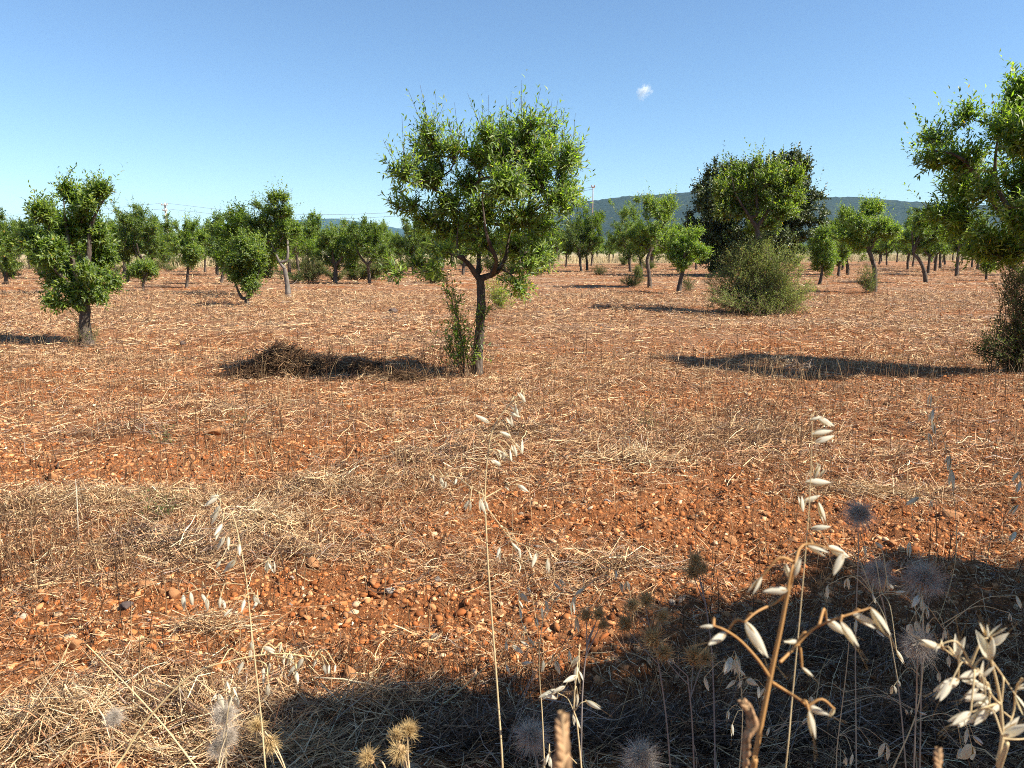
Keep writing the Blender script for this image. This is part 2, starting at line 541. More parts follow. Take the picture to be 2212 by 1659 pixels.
# thin tufts: many fine stalks out of one foot
for u, v, n, hh, pal in [(590, 880, 30, .35, 3), (560, 1010, 40, .3, 3), (905, 1075, 26, .34, 3), (880, 1045, 24, .3, 3), (1440, 980, 60, .28, 1), (1620, 900, 90, .32, 1), (1700, 940, 80, .3, 1), (1580, 960, 60, .3, 1), (60, 1230, 60, .28, 2), (120, 1190, 50, .3, 1),
                         (200, 1250, 60, .25, 2), (30, 1120, 60, .25, 2), (360, 1500, 40, .2, 2), (470, 1500, 40, .2, 2), (700, 1450, 40, .2, 1), (820, 1470, 60, .18, 1), (950, 1480, 60, .16, 1), (1080, 1480, 60, .16, 1), (1180, 1490, 50, .2, 1),
                         (1075, 700, 60, .5, 2), (1090, 740, 40, .4, 2), (960, 800, 60, .5, 1), (940, 770, 40, .5, 1), (1000, 815, 50, .35, 2), (340, 700, 60, .4, 2), (240, 690, 60, .5, 2), (230, 640, 60, .5, 2), (1700, 830, 90, .3, 3), (1820, 860, 60, .28, 2), (1950, 840, 60, .28, 2), (1660, 800, 60, .25, 3),
                         (1780, 1300, 40, .25, 2), (1640, 1330, 30, .2, 2), (1900, 1450, 50, .3, 1), (2100, 1420, 50, .3, 1), (2000, 1550, 60, .3, 1), (1700, 1560, 60, .25, 1), (1480, 1560, 50, .3, 1), (1450, 1440, 40, .3, 1)]:
    c = gp(u, v)
    sp = 0.05 + 0.03 * c[1]
    x, y = c[0] + r_.normal(0, sp, n), c[1] + r_.normal(0, sp, n)
    acc.add(*standing(x, y, hh * (0.4 + 0.6 * r_.random(n)), 0.0008 + 0.00013 * c[1] + 0.0006 * r_.random(n), np.abs(r_.normal(0.25, 0.25, n)), r_.random(n) * 6.28,
                      pick_cols(n, r_, STALK_COLS[[pal, max(pal - 1, 0)]]), r_, 0.3))
o = acc.build('dry_stalks', STALK)
o['kind'] = 'stuff'

# tall hay at the far edge of the orchard
acc = Acc()
n = 26000
x = (r_.random(n) * 2 - 1) * 105
y = 78 + 0.45 * x + 44 * r_.random(n) ** 1.5 + 6 * (fbm(x * 0.1, x * 0, 5, 2) - 0.5)
acc.add(*standing(x, y, 0.35 + 0.55 * r_.random(n), 0.012 + 0.02 * r_.random(n), np.abs(r_.normal(0, 0.25, n)), r_.random(n) * 6.28,
                  pick_cols(n, r_, np.array([(0.48, 0.38, 0.21), (0.40, 0.30, 0.15), (0.52, 0.43, 0.26)])), r_))
o = acc.build('hay_grass', STRAW)
o['kind'] = 'stuff'


# ------------------------------------------------------------------ stones
def ico(sub):
    import bmesh
    bm = bmesh.new()
    bmesh.ops.create_icosphere(bm, subdivisions=sub, radius=1)
    v = np.array([q.co[:] for q in bm.verts])
    f = np.array([[q.index for q in t.verts] for t in bm.faces])
    bm.free()
    return v, f


V1, F1 = ico(1)
V3, F3 = ico(3)
acc = Acc()
rs = np.random.default_rng(55)
GCOL = np.array([(0.46, 0.21, 0.085), (0.54, 0.31, 0.15), (0.36, 0.135, 0.044), (0.28, 0.092, 0.028), (0.60, 0.41, 0.24), (0.38, 0.29, 0.2)])
for n, d0, d1, pw, s0, s1 in [(90000, 1.7, 5.5, 0.9, 0.004, 0.022), (64000, 5, 12, 0.7, 0.0075, 0.028), (22000, 11, 30, 0.7, 0.014, 0.05)]:
    x, y = sample_field(n, d0, d1, rs, pw)
    k = rs.random(n) < np.clip(1.12 - 0.8 * cover(x, y), 0.14, 1)
    x, y = x[k], y[k]
    n = len(x)
    s = s0 + (s1 - s0) * rs.random(n) ** 7
    v = V1[None] * (1 + rs.normal(0, 0.30, (n, 12, 1))) * np.stack([0.8 + 0.7 * rs.random(n), 0.7 + 0.5 * rs.random(n), 0.45 + 0.4 * rs.random(n)], -1)[:, None] * s[:, None, None]
    a = rs.random(n) * 6.28
    ca, sa = np.cos(a)[:, None], np.sin(a)[:, None]
    v = np.stack([v[..., 0] * ca - v[..., 1] * sa, v[..., 0] * sa + v[..., 1] * ca, v[..., 2]], -1)
    tl = rs.normal(0, 0.3, n)
    v[..., 2] += v[..., 0] * tl[:, None]
    v += np.stack([x, y, gz(x, y) - s * 0.08], -1)[:, None]
    f = (np.arange(n) * 12)[:, None, None] + F1[None]
    acc.add(v.reshape(-1, 3), f.reshape(-1, 3), np.repeat(pick_cols(n, rs, GCOL, [.24, .07, .36, .29, .03, .01]), 12, 0))
o = acc.build('gravel', PEBBLE)
o['kind'] = 'stuff'


def stone_mesh(seed, mat):
    rg = np.random.default_rng(seed)
    v = V3.copy()
    for _ in range(15):                       # knock flat facets off the ball
        d = nrm(rg.normal(0, 1, 3))
        lim = 0.42 + 0.36 * rg.random()
        ex = np.clip(v @ d - lim, 0, None)
        v = v - ex[:, None] * d * 0.94
    v = v * (1 + 0.10 * (vnoise(v[:, 0] * 2.3 + 9, v[:, 1] * 2.3 + v[:, 2] * 1.9, seed) - 0.5))[:, None]
    v = v * (1 + 0.05 * (vnoise(v[:, 0] * 7 + 3, v[:, 1] * 7 + v[:, 2] * 5, seed + 5) - 0.5))[:, None]
    v /= np.abs(v[:, 0]).max()
    return mesh_np('stone', v, F3, mat, smooth=False, link=False)


SM = [stone_mesh(900 + i, STONE) for i in range(9)]
SG = [stone_mesh(930 + i, STONE_GREY) for i in range(2)]
SD = [stone_mesh(950 + i, STONE_DARK) for i in range(2)]
SGROUP = 'loose stones on the red soil'
for i, (u, v, w, hr, fam, lab) in enumerate([
    (315, 1288, 52, 0.62, SM, 'large flat-topped orange stone, biggest on the bare soil at left'),
    (379, 1299, 28, 0.95, SM, 'blocky orange stone just right of the biggest flat-topped stone'),
    (676, 1241, 38, 0.7, SM, 'orange stone half hidden by a pale straw blade left of centre'),
    (841, 1288, 28, 0.8, SG, 'smooth grey stone touching a brown one, left of the tall oat stem'),
    (829, 1303, 24, 0.6, SM, 'brown stone tucked in front of the smooth grey stone'),
    (463, 943, 44, 0.45, SM, 'flat pale orange slab stone in the straw below the left of the brush pile'),
    (118, 1038, 26, 1.0, SM, 'upright rounded orange stone on the bare strip at far left'),
    (2054, 1122, 42, 0.7, SM, 'long brown stone on bare soil at the right, beyond the shade'),
    (168, 1411, 36, 0.8, SM, 'square reddish stone beside the bent straw stem at lower left'),
    (276, 1330, 34, 0.6, SD, 'dark grey stone in the hollow below the biggest orange stone'),
    (756, 1448, 34, 1.05, SM, 'upright red stone at the left tip of the foreground shade'),
    (609, 1482, 26, 0.7, SM, 'dark-sided stone under the drooping oat spikelets at lower left'),
    (974, 1337, 22, 1.1, SM, 'pale upright stone just left of the tall oat stem'),
    (1580, 1163, 32, 0.7, SM, 'pale flat stone on bare soil above the right shade'),
    (1079, 1322, 32, 0.6, SM, 'flat orange stone immediately right of the tall oat stem'),
    (850, 676, 22, 0.7, SD, 'dark clod left of the central tree trunk in open straw'),
    (845, 609, 14, 0.7, SD, 'small dark clod under the low left branch of the central tree'),
    (395, 745, 18, 0.7, SD, 'dark clod in straw between the left tree and the brush pile'),
    (395, 1184, 20, 0.8, SG, 'pale grey stone lodged in the grey straw mat at left')]):
    c = gp(u, v)
    sz = w * c[1] / F / CT / 2
    o = link_mesh('stone', fam[i % len(fam)])
    o.location = (c[0], c[1], float(gz(c[0], c[1])) + sz * hr * 0.22)
    o.scale = (sz, sz * 0.8, sz * hr)
    o.rotation_euler = (0.1 * math.sin(i), 0.12 * math.cos(3 * i), 0.5 * math.sin(i * 2.1))
    tag(o, lab, 'stone', SGROUP)
fixed = [(897, 1246, 20), (946, 1257, 18), (1047, 1259, 20), (1025, 1383, 20), (928, 1450, 20), (1264, 1152, 28), (1089, 1093, 20), (974, 988, 18), (1313, 1096, 26), (1355, 1096, 18), (1229, 1090, 18),
         (865, 1117, 20), (439, 1023, 20), (73, 939, 18), (376, 1343, 26), (75, 1455, 36), (1714, 1169, 26), (352, 1300, 16), (1150, 1240, 18), (1010, 1210, 16), (740, 1290, 18), (700, 1330, 18), (520, 1345, 20), (590, 1370, 18), (450, 1420, 18),
         (880, 1380, 18), (1140, 1400, 18), (1200, 1420, 16), (1320, 1380, 16), (640, 1290, 20), (770, 1225, 16), (1650, 1125, 18), (1780, 1120, 18), (1850, 1060, 16), (2120, 1080, 20), (2000, 1050, 16), (1560, 1080, 16), (1430, 1120, 18), (930, 1350, 16)]
fixed_n = len(fixed)
for i in range(90):
    a, b = rs.random(), rs.random()
    fixed.append((60 + 2100 * a, 900 + 560 * b, 8 + 10 * rs.random() ** 2 + 5 * b))
for i, (u, v, w) in enumerate(fixed):
    c = gp(u, v)
    if i >= fixed_n and cover(c[0], c[1]) > 0.75:
        continue
    sz = w * c[1] / F / CT / 2
    o = link_mesh('stone', SM[i % 9] if rs.random() < 0.95 else SG[i % 2])
    o.location = (c[0], c[1], float(gz(c[0], c[1])) + sz * 0.08)
    o.scale = (sz, sz * (0.7 + 0.4 * rs.random()), sz * (0.5 + 0.5 * rs.random()))
    o.rotation_euler = (rs.normal(0, 0.25), rs.normal(0, 0.25), rs.random() * 6.28)
    tag(o, 'small angular stone lying loose on the red soil', 'stone', SGROUP)


# ------------------------------------------------------------------ trees
def leaf_geo(Pn, D, Nn, L, Wd, hi=True):
    D = nrm(D)
    S = nrm(np.cross(D, Nn))
    Nn = np.cross(S, D)
    L, Wd = L[:, None], Wd[:, None]
    n = len(Pn)
    if hi:
        b = Pn
        m = Pn + D * L * 0.5
        l = Pn + D * L * 0.42 + S * Wd / 2 + Nn * Wd * 0.22
        r = Pn + D * L * 0.42 - S * Wd / 2 + Nn * Wd * 0.22
        t = Pn + D * L - Nn * L * 0.16
        v = np.stack([b, l, m, r, t], 1)
        f1 = np.array([[0, 1, 2], [0, 2, 3], [1, 4, 2], [2, 4, 3]])
        k = 5
    else:
        l = Pn + D * L * 0.45 + S * Wd / 2 + Nn * Wd * 0.2
        r = Pn + D * L * 0.45 - S * Wd / 2 + Nn * Wd * 0.2
        t = Pn + D * L - Nn * L * 0.1
        v = np.stack([Pn, l, t, r], 1)
        f1 = np.array([[0, 1, 2], [0, 2, 3]])
        k = 4
    f = (np.arange(n) * k)[:, None, None] + f1[None]
    return v.reshape(-1, 3), f.reshape(-1, 3), k


def shoot_leaves(rg, P0, Dr, Ls, per, ll, lw, spread=0.8, droop=0.0):
    """leaf frames along straight-ish shoots: arrays (shoots, per)"""
    n = len(P0)
    Dr = nrm(Dr)
    t = (np.arange(per)[None] + rg.random((n, per))) / per
    t = 0.06 + 0.94 * t
    bend = rg.normal(0, 0.15, (n, 3)) + np.array([0, 0, 0.12 - droop])
    pos = P0[:, None] + (Dr[:, None] * t[..., None] + bend[:, None] * (t ** 2)[..., None]) * Ls[:, None, None]
    ref = nrm(rg.normal(0, 1, (n, 3)))
    U = nrm(np.cross(Dr, ref))
    V = np.cross(Dr, U)
    a = np.arange(per)[None] * 2.4 + rg.random((n, 1)) * 6.28 + rg.normal(0, 0.4, (n, per))
    rad = np.cos(a)[..., None] * U[:, None] + np.sin(a)[..., None] * V[:, None]
    up = 0.35 + 0.9 * t[..., None] ** 2
    D = Dr[:, None] * up + rad * spread + rg.normal(0, 0.22, (n, per, 3)) + np.array([0, 0, 0.08 - droop])
    Nn = Dr[:, None] * 0.7 - rad * 0.35 + np.array([0, 0, 0.35]) + SUNV * 0.65 - np.array([0, 0.2, 0]) + rg.normal(0, 0.35, (n, per, 3))
    L = ll * (0.65 + 0.55 * rg.random((n, per))) * (1 - 0.35 * t ** 3)
    Wd = lw * (0.7 + 0.5 * rg.random((n, per)))
    return pos.reshape(-1, 3), D.reshape(-1, 3), Nn.reshape(-1, 3), L.ravel(), Wd.ravel(), t.ravel()


ALM = np.array([(0.145, 0.220, 0.026), (0.190, 0.265, 0.034), (0.070, 0.125, 0.020), (0.265, 0.320, 0.055), (0.175, 0.230, 0.110)])


def leaf_cols(n, rg, pal=ALM, yellow=0.008, jit=0.25):
    c = pal[rg.integers(0, len(pal), n)] * (1 + rg.normal(0, jit, (n, 1)))
    y = rg.random(n) < yellow
    c[y] = np.array([0.42, 0.27, 0.05]) * (0.7 + 0.6 * rg.random((y.sum(), 1)))
    return np.clip(c, 0.008, 0.6)


class Skel:
    def __init__(self, rg):
        self.pos, self.par, self.force, self.att, self.chains, self.rg = [], [], [], [], [], rg

    def chain(self, pts, par=-1, rad=None, att=True):
        idx = [par] if par >= 0 else []
        for i, p in enumerate(pts):
            self.pos.append(np.asarray(p, float))
            self.par.append(idx[-1] if idx else -1)
            self.force.append(rad[i] if rad is not None else 0.0)
            self.att.append(att if isinstance(att, bool) else att[i])
            idx.append(len(self.pos) - 1)
        self.chains.append(idx)
        return idx

    def nearest(self, p):
        return int(np.argmin(np.linalg.norm(np.array(self.pos) - p, axis=1)))

    def grow(self, tips, c0, seg=0.13):
        rg = self.rg
        cap = len(self.pos) + len(tips) * 14 + 50
        A = np.zeros((cap, 3))
        at = np.zeros(cap, bool)
        m = len(self.pos)
        A[:m] = self.pos
        at[:m] = self.att
        tips = tips[np.argsort(np.linalg.norm(tips - c0, axis=1))]
        self.tipchains = []
        for tp in tips:
            d = np.linalg.norm(A[:m] - tp, axis=1)
            out = np.linalg.norm(A[:m] - c0, axis=1) - np.linalg.norm(tp - c0)
            cost = d + 0.6 * np.clip(out, 0, None) + 0.5 * np.clip(A[:m, 2] - tp[2], 0, None) + 9 * (~at[:m])
            j = int(np.argmin(cost))
            dd = d[j]
            k = int(np.clip(round(dd / seg), 2, 9))
            p0 = A[j]
            pj = self.par[j]
            pd = nrm(p0 - A[pj]) if pj >= 0 else UP
            c1 = p0 + pd * dd * 0.35 + UP * dd * 0.12 + rg.normal(0, 0.06 * dd, 3)
            t = (np.arange(1, k + 1) / k)[:, None]
            pts = p0 * (1 - t) ** 2 + c1 * 2 * t * (1 - t) + tp * t ** 2
            pts[:-1] += rg.normal(0, 0.012, (k - 1, 3))
            ch = self.chain(list(pts), j)
            A[m:m + k] = pts
            at[m:m + k] = True
            m += k
            self.tipchains.append(ch)

    def radii(self, tip=0.004, p=2.3):
        n = len(self.pos)
        s = np.zeros(n)
        for i in range(n - 1, -1, -1):
            if s[i] == 0:
                s[i] = tip ** p
            if self.par[i] >= 0:
                s[self.par[i]] += s[i]
        r = s ** (1 / p)
        f = np.array(self.force)
        self.rad = np.where(f > 0, f, np.minimum(r, f.max() * 0.8))
        return self.rad

    def tubes(self, acc, k=5, minr=0.0, trunk_k=10, rg=None):
        for ci, ch in enumerate(self.chains):
            if len(ch) < 2:
                continue
            p = np.array([self.pos[i] for i in ch])
            r = np.array([self.rad[i] for i in ch])
            if ci > 0:
                r[0] = min(r[0], r[1] * 1.25)
            if r.max() < minr:
                continue
            if self.force[ch[-1]] > 0:
                n = max(6, len(ch) * 5)
                pp = smooth_path(p, n)
                rr = np.interp(np.linspace(0, len(r) - 1, n), np.arange(len(r)), r)
                acc.add(*tube(pp, rr, trunk_k, 0.07, rg))
            else:
                acc.add(*tube(p, r, k))


def blob_points(rg, blobs, n, shell=0.45):
    b = np.array(blobs)
    vol = (b[:, 3] * b[:, 4] * b[:, 5]) ** 0.75
    i = rg.choice(len(b), n, p=vol / vol.sum())
    d = nrm(rg.normal(0, 1, (n, 3)))
    r = rg.random(n) ** shell
    return b[i, :3] + d * r[:, None] * b[i, 3:6]


def px_blobs(lst, base, rg, hw, cu):
    """picture-measured lobes -> ellipsoids in the tree's own space; depth filled out to a round crown"""
    out = []
    for q in lst:
        u, v, ru, rv = q[:4]
        p, mpp = W(u, v, base[1])
        e = math.sqrt(max(0.05, 1 - min(1, ((u - cu) * mpp / hw) ** 2)))
        dy = q[4] if len(q) > 4 else float(np.clip(rg.normal(0, 0.45), -0.85, 0.85)) * hw * e * 0.8
        r = (ru + rv) / 2 * mpp
        out.append((p[0] - base[0], dy, p[2] - base[2], ru * mpp, max(r, 0.10), rv * mpp))
    return out


def make_tree(label, base_px, lobes, trunk_px, trunk_r, seed, limbs=(), tips=150, side=3, per=10, ll=0.075, lw=0.02, hi=False, sl=0.25,
              group='almond trees', name='almond_tree', leafmat=None, pal=ALM, bark=None, yellow=0.006, depth=None, cat='almond tree',
              extra=None, twig_tubes=False, spread=0.8, droop=0.0, tipr=0.004, shell=0.45, shrink=1.0, fit=(1, 1)):
    rg = np.random.default_rng(seed)
    g = gp(*base_px)
    base = np.array([g[0], g[1], float(gz(g[0], g[1])) - 0.02])
    um = (max(q[0] + q[2] for q in lobes) + min(q[0] - q[2] for q in lobes)) / 2
    vm = max(q[1] + q[3] for q in lobes)
    lobes = [(um + (q[0] - um) * fit[0], vm + (q[1] - vm) * fit[1], *q[2:]) for q in lobes]
    mpp = base[1] / F / CT
    hw = max((max(q[0] + q[2] for q in lobes) - min(q[0] - q[2] for q in lobes)) / 2 * mpp, 0.2)
    if depth:
        hw *= depth
    cu = (max(q[0] + q[2] for q in lobes) + min(q[0] - q[2] for q in lobes)) / 2
    blobs = [(*q[:3], q[3] * shrink, q[4] * shrink, q[5] * shrink) for q in px_blobs(lobes, base, rg, hw, cu)]

    def loc(u, v, dy=0.0):
        return W(u, v, base[1])[0] - base + np.array([0, dy, 0])
    sk = Skel(rg)
    tp = [np.array([0, 0, 0.0])] + [loc(*q) for q in trunk_px]
    m = len(tp)
    rad = list(trunk_r * np.linspace(1.0, 0.72, m))
    rad[0] *= 1.25
    sk.chain(tp, -1, rad, [False] * (m - 1) + [True])
    for lb in limbs:
        pts = [loc(*q) for q in lb]
        j = sk.nearest(pts[0]) if len(lb) > 1 else m - 1
        rr = trunk_r * 0.55
        sk.chain(pts, j, list(rr * np.linspace(1, 0.16, len(pts))), True)
    if not limbs:
        cz = np.mean([b[2] for b in blobs])
        for k in range(4):
            b = blobs[int(rg.integers(len(blobs)))]
            e = tp[-1] * 0.45 + np.array([b[0], b[1], max(b[2], cz)]) * 0.55
            mid = (tp[-1] + e) / 2 + rg.normal(0, 0.06, 3)
            sk.chain([mid, e], m - 1, [trunk_r * 0.5, trunk_r * 0.3], True)
    T = blob_points(rg, blobs, tips, shell)
    T = T[T[:, 2] > 0.12]
    sk.grow(T, tp[-1], 0.14)
    sk.radii(tipr)
    root = thing(name, label, cat, tuple(base), group)
    acc = Acc()
    sk.tubes(acc, 5, 0.0, 10, rg)
    # leafy shoots at each tip and along the thin part of each branch
    P0, D0, lead = [], [], []
    cc = np.array([np.mean([b[0] for b in blobs]), np.mean([b[1] for b in blobs]), np.mean([b[2] for b in blobs]) - 0.2])
    for ch in sk.tipchains:
        p = np.array([sk.pos[i] for i in ch])
        dr = nrm(p[-1] - p[-2])
        P0.append(p[-1])
        hi_ = p[-1][2] > cc[2] + 0.25
        lead.append((1.15 + 0.9 * rg.random()) if hi_ else 1.0)
        D0.append(dr * 0.5 + nrm(p[-1] - cc) * 0.4 + UP * (1.1 if hi_ else 0.5) + rg.normal(0, 0.25, 3))
        for s in range(side):
            t = 0.25 + 0.75 * rg.random()
            f = t * (len(p) - 1)
            i = min(int(f), len(p) - 2)
            q = p[i] + (p[i + 1] - p[i]) * (f - i)
            P0.append(q)
            lead.append(0.9)
            D0.append(dr * 0.3 + nrm(q - cc) * 0.45 + UP * 0.3 + rg.normal(0, 0.6, 3))
    P0, D0 = np.array(P0), nrm(np.array(D0))
    Ls = sl * (0.5 + 0.9 * rg.random(len(P0))) * np.array(lead)
    pos, D, Nn, L, Wd, t = shoot_leaves(rg, P0, D0, Ls, per, ll, lw, spread, droop)
    keep = pos[:, 2] > 0.06
    pos, D, Nn, L, Wd = pos[keep], D[keep], Nn[keep], L[keep], Wd[keep]
    v, f, k = leaf_geo(pos, D, Nn, L, Wd, hi)
    lc = leaf_cols(len(pos), rg, pal, yellow)
    if extra:
        lc = extra(lc, pos, rg)
    mesh_np('crown', v, f, leafmat or LEAF, np.repeat(lc, k, 0), False, root)
    if twig_tubes:
        for a, d, s in zip(P0, D0, Ls):
            acc.add(*tube(np.stack([a, a + d * s * 0.5, a + d * s + np.array([0, 0, 0.06 * s])]), [0.0035, 0.0028, 0.0015], 3))
    acc.build('trunk', bark or BARK, root, True)
    return root, base


def scrub(rg, blobs, nstem, per, ll, lw, pal, foot=0.12, tw=0.0025):
    """many thin stems fanning from one foot, set with small leaves; returns stem Acc and leaf arrays"""
    acc = Acc()
    T = blob_points(rg, blobs, nstem, 0.4)
    P0, D0, Ls = [], [], []
    for tp in T:
        a = np.array([rg.normal(0, foot), rg.normal(0, foot), 0.0])
        c = a * 0.6 + tp * np.array([0.35, 0.35, 0.55]) + rg.normal(0, 0.05, 3)
        t = np.linspace(0, 1, 6)[:, None]
        pts = a * (1 - t) ** 2 + c * 2 * t * (1 - t) + tp * t ** 2
        acc.add(*tube(pts, np.linspace(tw * 1.6, tw * 0.6, 6), 3))
        n = np.linalg.norm(tp - a)
        for s in range(max(2, int(n / 0.085))):
            f = 1 - 0.85 * rg.random() ** 1.3
            q = a * (1 - f) ** 2 + c * 2 * f * (1 - f) + tp * f ** 2
            P0.append(q)
            D0.append(nrm(tp - c) * 0.8 + rg.normal(0, 0.5, 3) + UP * 0.2)
            Ls.append(0.12 + 0.18 * rg.random())
    P0, D0, Ls = np.array(P0), np.array(D0), np.array(Ls)
    for a, d, s in zip(P0, nrm(D0), Ls):
        acc.add(*tube(np.stack([a, a + d * s]), [tw * 0.7, tw * 0.4], 3))
    pos, D, Nn, L, Wd, t = shoot_leaves(rg, P0, D0, Ls, per, ll, lw, 0.9)
    return acc, (pos, D, Nn, L, Wd)


SCR = np.array([(0.11, 0.145, 0.045), (0.14, 0.17, 0.055), (0.085, 0.115, 0.04), (0.18, 0.185, 0.07)])
TWIG = noise_mat('brown_twig', [(0.3, (0.10, 0.065, 0.04)), (0.7, (0.24, 0.16, 0.10))], 20, bump=0.1)


def make_bush(label, base_px, lobes, seed, nstem=60, per=8, ll=0.03, lw=0.008, pal=SCR, group='green scrub bushes', parent=None, base=None, leafmat=None, foot=0.12, tw=0.0025, name='bush', part=None, cat='bush'):
    rg = np.random.default_rng(seed)
    if base is None:
        g = gp(*base_px)
        base = np.array([g[0], g[1], float(gz(g[0], g[1])) - 0.01])
    mpp = base[1] / F / CT
    hw = (max(q[0] + q[2] for q in lobes) - min(q[0] - q[2] for q in lobes)) / 2 * mpp
    cu = (max(q[0] + q[2] for q in lobes) + min(q[0] - q[2] for q in lobes)) / 2
    blobs = px_blobs(lobes, base, rg, hw, cu)
    acc, (pos, D, Nn, L, Wd) = scrub(rg, blobs, nstem, per, ll, lw, pal, foot, tw)
    k_ = pos[:, 2] > 0.01
    pos, D, Nn, L, Wd = pos[k_], D[k_], Nn[k_], L[k_], Wd[k_]
    v, f, k = leaf_geo(pos, D, Nn, L, Wd, False)
    c = np.repeat(leaf_cols(len(pos), rg, pal, 0.02), k, 0)
    if parent is None:
        root = thing(name, label, cat, tuple(base), group)
        mesh_np('foliage', v, f, leafmat or SCRUB, c, False, root)
        acc.build('stem', TWIG, root)
        return root
    o = mesh_np(part, v, f, leafmat or SCRUB, c, False, parent)
    acc.build('twig', TWIG, o)
    return o


def c2(x, y):
    return 743.5 + .4436 * x, 170 + .4436 * y


def c1(x, y):
    return .336 * x, 348.5 + .336 * y


def c3(x, y):
    return 1468 + .336 * x, 310 + .336 * y


def L2(lst, fn, s):
    return [(*fn(a, b), c * s, d * s) + tuple(r) for a, b, c, d, *r in lst]


# --- the central almond tree
main_lobes = L2([
    (1062, 150, 38, 55), (1035, 225, 45, 50), (790, 195, 90, 50), (900, 185, 70, 45), (700, 215, 60, 50), (395, 225, 50, 55), (335, 310, 55, 55), (430, 305, 55, 55), (345, 255, 45, 25),
    (285, 430, 60, 48), (235, 395, 25, 22), (400, 440, 80, 70), (285, 565, 75, 42), (215, 590, 38, 22), (540, 310, 65, 75), (640, 320, 80, 70), (600, 460, 100, 80), (760, 360, 100, 90), (900, 310, 90, 75),
    (1005, 320, 75, 60), (1110, 290, 50, 32), (1090, 385, 75, 45), (1150, 350, 25, 30), (950, 450, 110, 80), (800, 520, 110, 80), (1080, 490, 80, 60), (1150, 555, 50, 26), (1200, 535, 25, 14), (1050, 590, 80, 55),
    (500, 580, 95, 62), (380, 640, 95, 50), (680, 630, 110, 75), (860, 660, 110, 75), (980, 690, 75, 55), (480, 710, 95, 50), (700, 760, 90, 55), (600, 720, 80, 50), (860, 790, 90, 55), (960, 840, 75, 50), (900, 890, 55, 38),
    (1010, 880, 48, 28), (1085, 800, 30, 16), (340, 895, 85, 30), (225, 935, 52, 18), (430, 890, 45, 26), (860, 1000, 30, 40), (510, 830, 70, 40)], c2, .4436)


def yellow_low(c, pos, rg):
    m = (pos[:, 0] > 0.35) & (pos[:, 2] < 1.35) & (pos[:, 2] > 0.7) & (rg.random(len(pos)) < 0.16)
    c[m] = np.array([0.36, 0.30, 0.05]) * (0.7 + 0.6 * rg.random((m.sum(), 1)))
    return c


main, mbase = make_tree('large spreading almond tree standing alone in the middle of the field', (1030, 812), main_lobes,
                        [c2(652, 1330), c2(662, 1200), c2(667, 1080), c2(662, 975)], 0.067, 11,
                        limbs=[[(*c2(640, 950), 0.0), (*c2(610, 905), -0.05), (*c2(575, 868), -0.1), (*c2(555, 820), -0.12), (*c2(560, 700), -0.15)],
                               [(*c2(700, 960), 0), (*c2(750, 935), 0.05), (*c2(785, 870), 0.1), (*c2(800, 780), 0.15), (*c2(830, 640), 0.15)],
                               [(*c2(655, 930), 0.05), (*c2(650, 840), 0.2), (*c2(640, 700), 0.35), (*c2(690, 560), 0.4)],
                               [(*c2(580, 872), -0.1), (*c2(530, 852), -0.12), (*c2(482, 850), -0.1)],
                               [(*c2(720, 950), 0), (*c2(740, 880), -0.25), (*c2(700, 760), -0.45), (*c2(680, 600), -0.5)]],
                        tips=480, side=5, per=10, ll=0.10, lw=0.023, hi=True, sl=0.23, shrink=0.72, fit=(0.89, 0.90), shell=0.6, extra=yellow_low, twig_tubes=True)
mB = np.array(mbase)
for nm, blobs_px, ns, sd, mat_, pal_ in [('foliage', L2([(515, 1020, 26, 50), (560, 1095, 28, 60), (560, 1190, 35, 60)], c2, .4436), 8, 5, LEAF, ALM * 1.3),
                                  ('foliage', L2([(470, 1265, 55, 38), (540, 1290, 60, 45), (580, 1310, 40, 45)], c2, .4436), 10, 6, LEAF, ALM * 1.3),
                                  ('foliage', L2([(668, 1150, 25, 80)], c2, .4436), 5, 8, LEAF, ALM)]:
    rg = np.random.default_rng(sd)
    b0 = mB + np.array([-0.14, -0.12, 0])
    bl = [(q[0] - (b0 - mB)[0], q[1] * 0.3, q[2], q[3], 0.12, q[5]) for q in px_blobs(blobs_px, mB, rg, 0.3, np.mean([q[0] for q in blobs_px]))]
    a_, (pos, D, Nn, L, Wd) = scrub(rg, bl, ns, 7, 0.07, 0.02, pal_, 0.04, 0.004)
    k_ = pos[:, 2] > 0.15
    v, f, k = leaf_geo(pos[k_], D[k_], Nn[k_], L[k_], Wd[k_], True)
    o = mesh_np(nm, v, f, mat_, np.repeat(leaf_cols(k_.sum(), rg, pal_), k, 0), False, main)
    o.location = (b0 - mB)
    a_.build('twig', TWIG, o)

